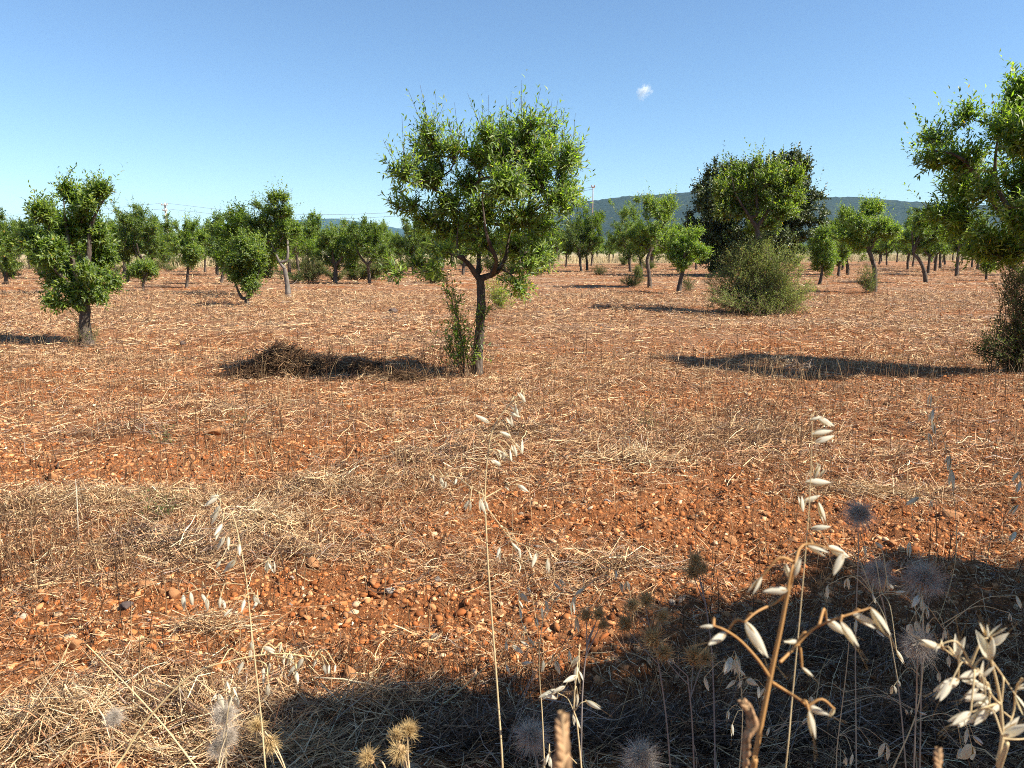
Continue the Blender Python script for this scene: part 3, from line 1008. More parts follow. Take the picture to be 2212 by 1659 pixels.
# --- the big tree at the left
left_lobes = L2([(400, 165, 45, 38), (430, 240, 85, 55), (370, 330, 90, 70), (555, 165, 34, 32), (620, 200, 52, 45), (695, 170, 48, 34), (740, 160, 22, 26), (640, 265, 55, 42), (560, 310, 60, 45), (350, 440, 125, 75), (500, 420, 90, 75),
                 (600, 470, 85, 80), (255, 510, 60, 75), (400, 570, 130, 85), (600, 600, 80, 80), (330, 690, 95, 70), (500, 690, 115, 80), (235, 750, 40, 45), (640, 710, 55, 55), (715, 775, 60, 24), (420, 790, 115, 60), (560, 810, 100, 65),
                 (380, 890, 60, 36), (520, 890, 80, 36), (675, 865, 52, 34)], c1, .336)
ltree, lb = make_tree('bushy almond tree low crowned to the trunk, standing at the left side of the field', (188, 746), left_lobes,
                      [c1(545, 1060), c1(548, 960), c1(530, 850)], 0.095, 21,
                      limbs=[[c1(520, 800), c1(470, 650), c1(430, 450), c1(410, 260)], [c1(540, 800), c1(570, 620), c1(580, 440), c1(630, 310), c1(700, 200)], [c1(500, 820), c1(380, 720), c1(290, 620)]],
                      tips=700, side=5, per=10, ll=0.10, lw=0.027, hi=True, sl=0.19, shrink=0.74, fit=(0.82, 0.94), shell=0.7, pal=ALM * 0.86)
make_bush('', None, L2([(520, 1080, 42, 70), (560, 1100, 45, 80), (500, 1130, 40, 45)], c1, .336), 23, 46, 7, 0.035, 0.009, base=lb, parent=ltree, part='foliage', foot=0.1)

# --- the big tree cut by the right edge
rt_lobes = [(2172, 178, 30, 36), (2200, 235, 55, 50), (2112, 213, 30, 15), (2140, 285, 55, 50), (2062, 262, 36, 18), (2035, 318, 48, 22), (1988, 322, 26, 12), (2095, 325, 50, 36), (2160, 375, 60, 55), (2078, 402, 28, 26), (2058, 408, 22, 14),
            (2130, 450, 55, 42), (2190, 465, 65, 52), (2205, 540, 60, 34), (2150, 525, 34, 26), (2260, 240, 75, 85), (2280, 370, 95, 90), (2270, 490, 80, 60), (2360, 320, 75, 95), (2380, 450, 70, 60), (2440, 380, 60, 60), (2120, 500, 30, 20)]
rtree, rb = make_tree('tall almond tree cut off by the right edge, long branch reaching into the sky', (2250, 805), rt_lobes,
                      [(2248, 740), (2245, 660), (2250, 575)], 0.085, 31,
                      limbs=[[(2230, 540), (2190, 470), (2150, 380), (2165, 230)], [(2260, 540), (2290, 440), (2280, 300)], [(2225, 530), (2150, 440), (2080, 345), (2000, 322)], [(2270, 540), (2340, 460), (2390, 380)]],
                      tips=860, side=5, per=11, ll=0.096, lw=0.025, hi=True, sl=0.23, shrink=0.95, fit=(0.97, 0.88), shell=0.6)
make_bush('dark twiggy bush at the foot of the right-edge almond tree', (2215, 806), [(2195, 610, 30, 40), (2200, 680, 42, 50), (2180, 745, 45, 45), (2215, 760, 60, 45), (2110, 735, 30, 14), (2140, 760, 40, 20), (2230, 690, 50, 70)], 33, 150, 9, 0.045, 0.014, pal=SCR * 0.95, foot=0.16, tw=0.004)


# --- the rows of smaller almonds behind
def auto_lobes(l, r, t, b, seed, n=12):
    rg = np.random.default_rng(seed)
    cu, cv, hu, hv = (l + r) / 2, (t + b) / 2, (r - l) / 2, (b - t) / 2
    out = []
    for i in range(n):
        a = i * 2.4 + rg.normal(0, 0.3)
        q = 0.72 * math.sqrt((i + 0.5) / n)
        out.append((cu + q * hu * math.cos(a), cv + q * hv * math.sin(a), hu * (0.30 + 0.14 * rg.random()), hv * (0.26 + 0.12 * rg.random())))
    for i in range(3):                       # upright leaders at the top
        out.append((cu + hu * (i - 1) * 0.55 + rg.normal(0, hu * 0.1), t + hv * (0.14 + 0.3 * rg.random()), hu * 0.15, hv * 0.17))
    return out


def mid(label, bu, bv, l, r, t, b, tr=0.07, trunk=None, seed=0, tips=120, pal=ALM, **kw):
    if trunk is None:
        cu = (l + r) / 2
        trunk = [(bu + (cu - bu) * 0.25, bv + (b - bv) * 0.5), (bu + (cu - bu) * 0.6, b - (b - t) * 0.05), (cu, b - (b - t) * 0.22)]
    lobes = kw.pop('lobes', None)
    if lobes:
        kw.setdefault('shrink', 0.74)
        kw.setdefault('shell', 0.65)
        kw.setdefault('fit', (0.92, 0.95))
    else:
        lobes = auto_lobes(l, r, t, b, seed + 500)
        kw.setdefault('shrink', 0.86)
        kw.setdefault('shell', 0.6)
        kw.setdefault('fit', (0.97, 0.93))
    return make_tree(label, (bu, bv), lobes, trunk, tr, seed, tips=int(tips * 1.7), side=kw.pop('side', 5), per=9, ll=0.11, lw=0.034, sl=0.25, pal=pal * np.array([0.82, 0.82, 0.80]), tipr=0.005, **kw)


mid('slender almond tree with two upright prongs just right of the left tree', 275, 608, 235, 325, 424, 563, 0.08, seed=41, lobes=L2([(760, 250, 38, 30), (740, 320, 45, 30), (790, 380, 30, 60), (860, 280, 40, 40), (920, 330, 42, 45), (860, 380, 50, 60), (830, 470, 75, 60), (760, 540, 80, 70), (880, 560, 80, 70), (820, 620, 70, 40), (900, 440, 50, 50)], c1, .336), pal=ALM * 0.95)
mid('short round almond sapling with a dark stem, right of the left tree', 309, 629, 280, 341, 563, 610, 0.05, seed=42, tips=60, pal=ALM * 1.05)
mid('bright green almond tree on a thin pale stem, left of the leaning-trunk tree', 403, 622, 368, 450, 466, 583, 0.06, seed=43, pal=ALM * 1.15)
mid('almond tree in front of the far-left power pole', 364, 580, 330, 402, 462, 560, 0.09, seed=44)
mid('grey-green almond tree with two rounded tops, left of the multi-stemmed shrub', 477, 613, 447, 526, 451, 592, 0.075, seed=45, lobes=L2([(1400, 350, 50, 45), (1500, 345, 50, 45), (1390, 430, 60, 50), (1500, 430, 65, 60), (1400, 520, 70, 60), (1470, 560, 80, 60), (1400, 620, 70, 60), (1430, 690, 60, 40), (1360, 580, 40, 50)], c1, .336), pal=ALM * np.array([0.85, 0.9, 1.2]))
mid('low almond shrub with many reddish stems at its foot, left of the leaning trunk', 534, 659, 490, 578, 509, 628, 0.07, seed=46, tips=170, limbs=[[(520, 640), (505, 600), (500, 560)], [(540, 640), (555, 600), (565, 570)], [(534, 640), (530, 590), (530, 540)]], trunk=[(532, 645)], pal=ALM * 0.92)
mid('tall almond tree on a bare grey trunk leaning and forked, left of the central tree', 623, 644, 527, 647, 419, 570, 0.085, seed=47, tips=170, bark=BARK_LIGHT, trunk=[c1(1845, 780), c1(1830, 690)],
    limbs=[[c1(1800, 650), c1(1775, 600), c1(1740, 520), c1(1700, 430)], [c1(1845, 630), c1(1850, 530), c1(1830, 420), c1(1830, 300)]],
    lobes=L2([(1680, 280, 45, 25), (1720, 320, 40, 28), (1800, 250, 50, 40), (1860, 240, 40, 35), (1870, 330, 55, 50), (1790, 340, 60, 50), (1720, 400, 80, 55), (1620, 400, 55, 40), (1830, 430, 75, 60), (1700, 490, 80, 55), (1640, 440, 50, 40), (1820, 520, 60, 50), (1720, 580, 60, 55), (1890, 430, 35, 60)], c1, .336))
mid('broad almond tree with bushy foot, between the leaning trunk and the central tree', 724, 612, 655, 795, 480, 600, 0.12, seed=48, tips=190)
mid('almond tree cut off by the left edge of the field', 13, 613, -50, 78, 464, 592, 0.09, seed=49, tips=170, pal=ALM * 0.9)
mid('almond tree half hidden behind the bushy left tree', 252, 590, 205, 268, 470, 562, 0.09, seed=50)
mid('thin-stemmed almond tree left of the central crown', 814, 588, 772, 848, 468, 568, 0.06, seed=51)
mid('almond tree showing behind the left side of the central crown', 893, 592, 835, 945, 462, 572, 0.09, seed=52, tips=150, pal=ALM * 0.9)
mid('dark almond tree at the right side of the central crown', 1256, 587, 1196, 1304, 454, 565, 0.10, seed=53, tips=150, pal=ALM * 0.62)
mid('almond tree with a crooked trunk, left of the pair before the hill', 1362, 588, 1300, 1412, 418, 560, 0.11, seed=54, tips=170)
mid('tall almond tree on a straight dark trunk left of the carob', 1404, 621, 1352, 1482, 402, 570, 0.085, seed=55, tips=190, pal=ALM * 1.05, trunk=[(1402, 590), (1398, 562), (1404, 545)])
mid('small bright almond tree with a stout black trunk, left of the carob', 1465, 634, 1434, 1532, 492, 586, 0.085, seed=56, tips=140, pal=ALM * 1.2)
mid('airy almond tree rising out of the big grey-green bush before the carob', 1668, 674, 1535, 1740, 332, 514, 0.075, seed=57, tips=210, side=4, shrink=0.85, trunk=[(1674, 610), (1660, 560), (1640, 520), (1635, 490)], pal=ALM * np.array([0.95, 0.92, 1.0]), depth=0.8,
    limbs=[[(1620, 470), (1590, 420), (1580, 380)], [(1650, 470), (1680, 420), (1700, 370)], [(1635, 460), (1632, 400), (1625, 350)]],
    lobes=L2([(510, 110, 25, 50), (480, 170, 50, 50), (420, 180, 60, 50), (330, 230, 70, 50), (250, 270, 50, 40), (620, 180, 70, 55), (720, 230, 60, 60), (560, 240, 80, 60), (420, 290, 90, 60), (300, 350, 90, 60), (650, 320, 90, 60), (750, 340, 50, 50), (520, 370, 90, 60), (400, 420, 90, 60), (620, 430, 80, 60), (280, 430, 60, 50), (520, 490, 60, 50), (720, 430, 50, 50), (620, 520, 35, 50), (480, 560, 35, 35)], c3, .336))
mid('narrow young almond tree just right of the big grey-green bush', 1770, 614, 1746, 1808, 482, 602, 0.075, seed=58)
mid('almond tree hidden mostly behind the wide crown with bush at its foot', 1811, 597, 1780, 1850, 490, 575, 0.09, seed=59)
mid('wide flat-crowned almond tree with a green bush round its curved trunk', 1888, 630, 1800, 1956, 424, 546, 0.09, seed=60, tips=230, trunk=[(1890, 590), (1884, 560), (1876, 542)], pal=ALM * 1.1)
mid('almond tree with a strongly leaning trunk, right of the wide flat crown', 2000, 610, 1952, 2042, 445, 545, 0.09, seed=61, tips=150, trunk=[(1996, 585), (1985, 560), (1972, 548)])
mid('almond tree with curved thin trunk behind the leaning one', 2031, 580, 2006, 2056, 452, 550, 0.11, seed=62)
mid('upright almond tree second in from the right-edge tree', 2066, 597, 2042, 2106, 462, 548, 0.10, seed=63, pal=ALM * 0.95)
mid('almond tree beside the dark twiggy bush at right', 2112, 583, 2080, 2150, 452, 556, 0.11, seed=64)
mid('tiny almond sapling nearest the right-edge tree', 2130, 607, 2118, 2145, 556, 590, 0.06, seed=65, tips=30)

# --- carob
CAR = np.array([(0.060, 0.080, 0.018), (0.080, 0.105, 0.024), (0.042, 0.060, 0.016), (0.11, 0.13, 0.035)])
make_tree('big dark evergreen carob tree towering over the almonds at right', (1580, 596),
          [(1560, 370, 34, 26), (1540, 400, 36, 30), (1600, 385, 40, 30), (1705, 350, 36, 22), (1735, 355, 24, 22), (1690, 385, 55, 40), (1735, 400, 30, 40), (1520, 440, 36, 40), (1570, 440, 60, 50), (1640, 440, 60, 55), (1700, 450, 60, 50), (1755, 440, 25, 22), (1740, 480, 40, 40),
           (1505, 490, 28, 36), (1550, 500, 60, 45), (1620, 510, 70, 45), (1690, 510, 60, 42), (1520, 545, 38, 32), (1580, 555, 60, 35), (1650, 555, 60, 35), (1545, 575, 30, 20), (1720, 545, 40, 30), (1640, 370, 40, 25), (1775, 425, 14, 8)],
          [(1580, 575), (1585, 550), (1600, 520)], 0.28, 71, tips=1000, side=6, per=11, ll=0.19, lw=0.10, sl=0.42, name='carob_tree', cat='carob tree', group=None, leafmat=CAROB, pal=CAR, yellow=0.0, spread=1.0, tipr=0.008, depth=0.9)

# --- bushes
make_bush('big rounded grey-green bush around the foot of the airy almond tree', (1655, 678),
          [(1620, 545, 45, 28), (1660, 540, 50, 30), (1700, 560, 40, 30), (1590, 580, 45, 32), (1640, 590, 60, 40), (1700, 610, 45, 40), (1570, 620, 40, 30), (1620, 640, 60, 32), (1680, 645, 55, 30), (1560, 650, 24, 16), (1725, 650, 28, 20), (1550, 605, 22, 14), (1650, 620, 70, 50), (1545, 640, 24, 22), (1745, 630, 20, 26), (1560, 665, 30, 12), (1720, 668, 36, 12), (1640, 668, 60, 12)], 81, 560, 9, 0.05, 0.014, foot=0.4, tw=0.003,
          pal=np.array([(0.17, 0.22, 0.065), (0.22, 0.26, 0.085), (0.13, 0.175, 0.06), (0.28, 0.29, 0.11)]))
make_bush('upright green bush hugging the curved trunk under the wide flat crown', (1878, 632), [(1880, 585, 16, 14), (1872, 605, 18, 16), (1885, 612, 18, 16), (1868, 622, 14, 8)], 82, 60, 7, 0.06, 0.018)
make_bush('grey-green bush at the left foot of the broad almond tree', (672, 612), [(670, 560, 22, 14), (665, 582, 26, 18), (690, 590, 22, 16), (655, 598, 14, 10)], 83, 70, 7, 0.07, 0.02)
make_bush('grey-green bush at the right foot of the broad almond tree', (765, 604), [(765, 575, 20, 14), (770, 590, 22, 12), (750, 592, 16, 10)], 84, 60, 7, 0.07, 0.02)
make_bush('low dark bush right of the central trunk, below the dark almond', (1293, 594), [(1293, 580, 16, 8), (1285, 586, 14, 6), (1302, 586, 12, 6)], 85, 50, 6, 0.07, 0.02, pal=SCR * 0.6)
make_bush('low sprawling bush left of the straight dark trunk', (1364, 618), [(1360, 602, 26, 12), (1385, 600, 16, 12), (1345, 608, 14, 8), (1370, 610, 24, 6)], 86, 70, 6, 0.06, 0.018)
make_bush('small dark bush beside the stout black trunk', (1486, 630), [(1485, 610, 10, 14), (1490, 618, 12, 10)], 87, 40, 6, 0.06, 0.018, pal=SCR * 0.7)
make_bush('yellow-green sapling bush just behind the central trunk', (1080, 668), [(1080, 635, 30, 24), (1065, 620, 20, 20), (1100, 640, 20, 24)], 88, 46, 8, 0.06, 0.018, pal=ALM * np.array([1.3, 1.15, 0.9]), leafmat=LEAF, foot=0.05)
make_bush('scrub at the foot of the trees left of the central crown', (800, 592), [(800, 580, 14, 8), (790, 586, 12, 5)], 89, 30, 6, 0.07, 0.02, pal=SCR * 0.9)
make_bush('green scrub in front of the almond before the power pole', (365, 585), [(355, 575, 16, 7), (375, 577, 14, 6)], 90, 40, 6, 0.08, 0.022, pal=SCR)
# little green weeds
for i, (u, v, w, lab) in enumerate([(340, 1120, 18, 'small green weed sprouting from the pale straw mat at left'), (365, 1108, 12, 'tiny green weed right of the bigger sprout in the straw mat'), (1400, 925, 12, 'little green tuft in the litter right of the tall oat'), (520, 925, 9, 'faint green tuft beside the flat slab stone'), (360, 960, 9, 'faint green tuft left of the flat slab stone')]):
    make_bush(lab, (u, v), [(u, v - w * 0.8, w * 0.6, w * 0.7)], 120 + i, 14, 5, 0.022, 0.008, name='weed', cat='weed', group='small green weeds', foot=0.02, tw=0.0015, pal=SCR * 0.9)

# --- far rows: shared tree models, copied
protos = []
for s in range(6):
    rg = np.random.default_rng(700 + s)
    hw, hh = 1.25 + 0.4 * rg.random(), 1.05 + 0.35 * rg.random()
    blobs = []
    for i in range(13):
        a = i * 2.4
        q = 0.75 * math.sqrt((i + 0.5) / 13)
        blobs.append((q * hw * math.cos(a), rg.normal(0, 0.4) * hw, 2.0 + q * hh * math.sin(a) + 0.25 * rg.random(), 0.45, 0.45, 0.42))
    sk = Skel(rg)
    sk.chain([(0, 0, 0), (0.05, 0, 0.5), (rg.normal(0, 0.12), 0, 1.05)], -1, [0.10, 0.085, 0.075], [False, False, True])
    for k in range(3):
        a = k * 2.1 + s
        sk.chain([(0.35 * math.cos(a), 0.35 * math.sin(a), 1.4), (0.6 * math.cos(a), 0.6 * math.sin(a), 1.9)], 2, [0.05, 0.035], True)
    sk.grow(blob_points(rg, blobs, 130), np.array([0, 0, 1.1]), 0.2)
    sk.radii(0.007)
    acc = Acc()
    sk.tubes(acc, 4, 0.0, 7, rg)
    tm = acc.build('trunk', BARK, None, True, link=False)
    P0, D0 = [], []
    for ch in sk.tipchains:
        p = np.array([sk.pos[i] for i in ch])
        for q in range(7):
            P0.append(p[-1] if q == 0 else p[rg.integers(0, len(p))])
            D0.append(rg.normal(0, 0.45, 3) + UP * (1.1 if q < 2 else 0.4) + nrm(p[-1] - np.array([0, 0, 1.8])) * 0.5)
    P0, D0 = np.array(P0), np.array(D0)
    pos, D, Nn, L, Wd, t = shoot_leaves(rg, P0, D0, 0.32 * (0.6 + 0.8 * rg.random(len(P0))), 10, 0.14, 0.05)
    v, f, k = leaf_geo(pos, D, Nn, L, Wd, False)
    cm = mesh_np('crown', v, f, LEAF, np.repeat(leaf_cols(len(pos), rg, ALM * np.array([0.76, 0.78, 0.76]) * (0.8 + 0.4 * rg.random())), k, 0), link=False)
    protos.append((tm, cm))
rg = np.random.default_rng(88)
taken = []
for row in range(13):
    Y = 26 + 6.6 * row
    for q in range(-20, 21):
        x = q * (5.2 if q < 0 else 6.0) + (row % 2) * 2.5 + rg.normal(0, 0.8)
        y = Y + rg.normal(0, 1.2)
        if abs(x) > 0.78 * y + 3 or rg.random() < (0.12 if row < 3 else 0.05):
            continue
        u = 1106 + x / y * F / CT
        if row < 4 and u > 1480 and u < 1800 or row < 1 and u > 560:
            continue
        if row < 3 and u > 880:
            continue
        i = int(rg.integers(6))
        sc = 0.85 + 0.3 * rg.random()
        t = thing('almond_tree', 'small almond tree in the crowded far rows below the skyline', 'almond tree', (x, y, float(gz(x, y)) - 0.03), 'almond trees of the far rows')
        t.rotation_euler = (0, 0, rg.random() * 6.28)
        t.scale = (sc, sc, sc * (0.9 + 0.25 * rg.random()))
        link_mesh('trunk', protos[i][0], t)
        link_mesh('crown', protos[i][1], t)

bush_protos = []
for s_ in range(3):
    rg = np.random.default_rng(760 + s_)
    bl = [(rg.normal(0, 0.35), rg.normal(0, 0.3), 0.25 + 0.35 * rg.random(), 0.3, 0.3, 0.25) for _ in range(6)]
    a_, (pos, D, Nn, L, Wd) = scrub(rg, bl, 44, 7, 0.10, 0.032, SCR, 0.15, 0.004)
    k_ = pos[:, 2] > 0.02
    v, f, k = leaf_geo(pos[k_], D[k_], Nn[k_], L[k_], Wd[k_], False)
    bush_protos.append((mesh_np('foliage', v, f, SCRUB, np.repeat(leaf_cols(k_.sum(), rg, SCR * (0.8 + 0.3 * rg.random()), 0.02), k, 0), link=False), a_.build('stem', TWIG, None, link=False)))
rg = np.random.default_rng(89)
for i in range(64):
    y = 31 + 48 * rg.random()
    x = (rg.random() * 2 - 1) * 0.76 * y if i % 2 else -0.76 * y * rg.random()
    u = 1106 + x / y * F / CT
    if 1450 < u < 1900 and y < 45:
        continue
    sc = 0.7 + 0.9 * rg.random()
    t = thing('bush', 'low scrub bush among the trunks of the far almond rows', 'bush', (x, y, float(gz(x, y)) - 0.02), 'scrub bushes of the far rows')
    t.rotation_euler = (0, 0, rg.random() * 6.28)
    t.scale = (sc, sc, sc * (0.8 + 0.5 * rg.random()))
    link_mesh('foliage', bush_protos[i % 3][0], t)
    link_mesh('stem', bush_protos[i % 3][1], t)

# ------------------------------------------------------------------ brush pile
acc = Acc()
rg = np.random.default_rng(303)
BP = gp(640, 815)
PILE = []
for du, dv, rx, ry, hh, n in [(612, 808, 0.46, 0.30, 0.37, 1900), (545, 814, 0.30, 0.22, 0.14, 500), (690, 806, 0.40, 0.25, 0.20, 800), (780, 812, 0.45, 0.25, 0.14, 800), (870, 822, 0.35, 0.18, 0.10, 500)]:
    c = gp(du, dv)
    q = rg.normal(0, 0.5, (n, 2))
    x, y = c[0] + q[:, 0] * rx, c[1] + q[:, 1] * ry
    top = hh * np.exp(-(q ** 2).sum(1) * 1.1)
    z = gz(x, y) + top * rg.random(n) ** 0.6
    a = rg.random(n) * 6.28
    el = rg.normal(0.18, 0.42, n)
    d = np.stack([np.cos(a) * np.cos(el), np.sin(a) * np.cos(el), np.sin(el)], -1)
    L = 0.12 + 0.25 * rg.random(n)
    bendv = rg.normal(0, 0.16, (n, 3))
    p0 = np.stack([x, y, z], -1)
    for i in range(n):
        pts = np.stack([p0[i] - d[i] * L[i] / 2, p0[i] + bendv[i] * L[i] * 0.2, p0[i] + d[i] * L[i] / 2])
        pts[:, 2] = np.maximum(pts[:, 2], gz(pts[:, 0], pts[:, 1]) + 0.004)
        col = STALK_COLS[rg.choice(5, p=[.26, .28, .2, .08, .18])] * (0.8 + 0.5 * rg.random())
        w_ = 0.0016 + 0.006 * rg.random() ** 3
        acc.add(*tube(pts - np.array([BP[0], BP[1], 0]), [w_, w_ * 0.85, w_ * 0.45], 3), np.broadcast_to(col, (9, 3)))
o = acc.build('brush_pile', STALK)
o.location = (BP[0], BP[1], 0)
tag(o, 'low heap of dark dry twigs in the central tree\'s shadow', 'brush pile')

# loose straws and twigs big enough to single out
def long_stem(label, pts, r, col, name='straw_stem', cat='straw stem', n=26, mat=None):
    pts = np.asarray(pts, float)
    b = pts[0].copy()
    pp = smooth_path(pts, n) if len(pts) > 2 else np.linspace(pts[0], pts[1], n)
    v, f = tube(pp - b, np.linspace(r, r * 0.55, n), 6)
    o = mesh_np(name, v, f, mat or STRAW, np.broadcast_to(np.array(col), (len(v), 3)), True)
    o.location = b
    return tag(o, label, cat)


def gp3(u, v, h=0.0):
    c = gp(u, v)
    return np.array([c[0], c[1], float(gz(c[0], c[1])) + h])


long_stem('pale upright bare stalk standing in front of the straw mat at left', [gp3(169, 1160, -0.02), W(166, 1080, gp(169, 1160)[1])[0], W(163, 1035, gp(169, 1160)[1])[0]], 0.0042, (0.70, 0.58, 0.42))
long_stem('brown upright broken stalk under the straw mat at far left', [gp3(176, 1310, -0.02), W(171, 1265, gp(176, 1310)[1])[0], W(168, 1215, gp(176, 1310)[1])[0]], 0.0035, (0.36, 0.22, 0.11))
long_stem('straight pale straw slanting down to the right at lower left', [P(440, 1680, 2.0) * 1.0, P(330, 1540, 2.1), P(187, 1392, 2.2)], 0.0032, (0.68, 0.52, 0.26))
long_stem('short straw leaning from the shade edge left of the tall oat', [gp3(956, 1524, 0.0), P(1058, 1432, gp(956, 1524)[1] * 1.0)], 0.0035, (0.62, 0.47, 0.25))
long_stem('thin leaning straw with a drooped tip at far lower left', [gp3(88, 1520, 0.0), P(125, 1440, 2.35), P(152, 1385, 2.35)], 0.003, (0.66, 0.50, 0.26))
long_stem('pale fallen stick lying in straw above the brush pile', [gp3(600, 708, 0.03), gp3(640, 706, 0.05), gp3(690, 701, 0.03)], 0.022, (0.62, 0.45, 0.26), 'fallen_stick', 'stick')

# ------------------------------------------------------------------ tree outside the frame that throws the foreground shade
rg = np.random.default_rng(400)
base = np.array([4.3, 1.25, 0.0])
base[2] = float(gz(4.3, 1.25)) - 0.03
blobs = []
for u, v, h, r in [(690, 1665, 3.9, .20), (800, 1610, 3.9, .24), (950, 1610, 3.7, .30), (1100, 1610, 3.5, .32), (1250, 1600, 3.4, .32), (1400, 1590, 3.2, .32), (1560, 1470, 3.0, .34), (1520, 1365, 3.0, .16), (1620, 1360, 3.0, .22), (1720, 1410, 2.8, .38), (1900, 1400, 2.6, .44), (2080, 1400, 2.4, .46), (1830, 1275, 2.7, .18), (1800, 1225, 2.8, .13), (1930, 1240, 2.6, .18),
                   (2050, 1240, 2.5, .20), (2180, 1260, 2.3, .24), (2230, 1450, 2.2, .5), (2000, 1560, 2.7, .42), (1800, 1580, 3.0, .4), (1620, 1600, 3.2, .36), (2150, 1600, 2.5, .45), (2330, 1320, 2.1, .45), (2450, 1500, 2.0, .55), (1500, 1680, 3.4, .35), (1385, 1700, 3.5, .34), (1300, 1720, 3.5, .3), (1420, 1770, 3.6, .34), (1200, 1690, 3.6, .3), (1800, 1700, 3.0, .4), (2100, 1720, 2.6, .4), (960, 1690, 3.8, .25)]:
    c = gp(u, v)
    k = h / SUNV[2]
    q = np.array([c[0], c[1], 0]) + SUNV * k - base
    blobs.append((q[0], q[1], q[2], r, r, r))
sk = Skel(rg)
sk.chain([(0, 0, 0), (0.02, 0.02, 0.7), (-0.05, 0.0, 1.3)], -1, [0.17, 0.14, 0.12], [False, False, True])
for q in ((-0.5, 0.3, 2.1), (0.3, 0.5, 2.0), (-1.0, 0.1, 2.9), (0.0, -0.2, 2.3)):
    sk.chain([np.array(q) * 0.6 + np.array([0, 0, 0.5]), q], 2, [0.06, 0.04], True)
sk.grow(blob_points(rg, blobs, 700, 0.5), np.array([0, 0, 1.3]), 0.15)
sk.radii(0.005)
root = thing('carob_tree', 'dense tree outside the picture whose shade covers the lower right', 'carob tree', tuple(base))
acc = Acc()
sk.tubes(acc, 5, 0.0, 10, rg)
acc.build('trunk', BARK, root, True)
P0 = blob_points(rg, blobs, 5200, 0.38)
pos, D, Nn, L, Wd, t = shoot_leaves(rg, P0, rg.normal(0, 1, (len(P0), 3)), np.full(len(P0), 0.14), 8, 0.075, 0.045, 1.0)
v, f, k = leaf_geo(pos, D, Nn, L, Wd, False)
mesh_np('crown', v, f, CAROB, np.repeat(leaf_cols(len(pos), rg, CAR, 0), k, 0), False, root)

crown_v, crown_f = v, f
for i, (x, y, sc, rz) in enumerate([(-3.6, -4.6, 1.5, 0.6), (0.6, -5.6, 1.6, 2.2), (5.2, -4.6, 1.5, 3.9), (9.0, -1.6, 1.5, 5.2)]):  # unseen trees added to block sky light and deepen the shade
    t = thing('carob_tree', ['dense dark tree behind the photographer, at the far left end of the row', 'dense dark tree straight behind the photographer', 'dense dark tree behind the photographer to the right', 'dense dark tree beyond the shade tree, out of the picture'][i], 'carob tree', (x, y, float(gz(x, y)) - 0.03), 'trees behind the photographer')
    t.rotation_euler = (0, 0, rz)
    t.scale = (sc, sc, sc)
    for ch in list(root.children):
        c = ch.copy()
        COL.objects.link(c)
        c.parent = t

from mathutils.bvhtree import BVHTree
_sv = crown_v + base
SHADE = BVHTree.FromPolygons([tuple(q) for q in _sv.tolist()], crown_f.tolist())


def shade_depth(pts, lo=0.52, hi=0.93):
    """how far in a plant stands whose heads are seen at pts and lie in the tree's shade: as near as the shade allows"""
    ground = H / -ray(1500, float(np.mean([p[1] for p in pts])))[2]
    best, bs = None, -1.0
    for fr in np.arange(lo, hi, 0.03):
        n = 0
        for u, v_ in pts:
            p = P(u, v_, fr * ground)
            n += SHADE.ray_cast(Vector(p), Vector(SUNV))[0] is not None
        if n / len(pts) > bs + 0.08:
            best, bs = fr * ground, n / len(pts)
    return best


# ------------------------------------------------------------------ foreground plants
def spikelet_mesh(seed, open_=0.16, awn=True):
    rg = np.random.default_rng(seed)
    acc = Acc()
    nt_, ns = 9, 5
    for side, ln, wd in ((1, 1.0, 0.15), (-1, 0.93, 0.14), (1, 0.74, 0.07)):
        t = np.linspace(0, 1, nt_)[:, None]
        s = np.linspace(-1, 1, ns)[None]
        w = wd * np.sin(math.pi * np.clip(t, 0.015, 0.995) ** 0.72) ** 0.85 + 0.004
        o_ = side * (0.012 + open_ * t ** 1.5 * (0.4 if ln < 0.8 else 1))
        x = s * w
        y = o_ + side * 0.11 * np.sin(math.pi * t ** 0.8) * (1 - 0.9 * s ** 2)
        z = t * ln + 0 * s
        v = np.stack([x + 0 * z, y + 0 * z, z], -1).reshape(-1, 3)
        i = np.arange(nt_ - 1)[:, None] * ns + np.arange(ns - 1)[None]
        f = np.stack([i, i + 1, i + ns + 1, i + ns], -1).reshape(-1, 4)
        stripe = (0.87 + 0.13 * np.cos(s * 13)) + 0 * t
        basec = np.array([0.84, 0.80, 0.64]) if ln > 0.8 else np.array([0.52, 0.38, 0.2])
        col = basec[None, None] * stripe[..., None] * (1 - 0.12 * (1 - t))[..., None]
        acc.add(v, f, col.reshape(-1, 3))
    if awn:
        for q in (0, 1):
            a = rg.random() * 6.28
            d = np.array([math.cos(a), math.sin(a), 0]) * 0.35
            pts = np.array([[0, 0, 0.4], [d[0] * 0.1, d[1] * 0.1, 0.85], [d[0] * 0.8, d[1] * 0.8, 1.75]])
            v, f = tube(pts, [0.008, 0.006, 0.003], 3)
            acc.add(v, f, np.array([0.42, 0.3, 0.16]))
    return acc.build('spikelet', GLUME, None, True, link=False)


SPK = [spikelet_mesh(1, 0.05), spikelet_mesh(2, 0.12), spikelet_mesh(3, 0.22), spikelet_mesh(4, 0.30)]
DRY = np.array([0.62, 0.48, 0.26])


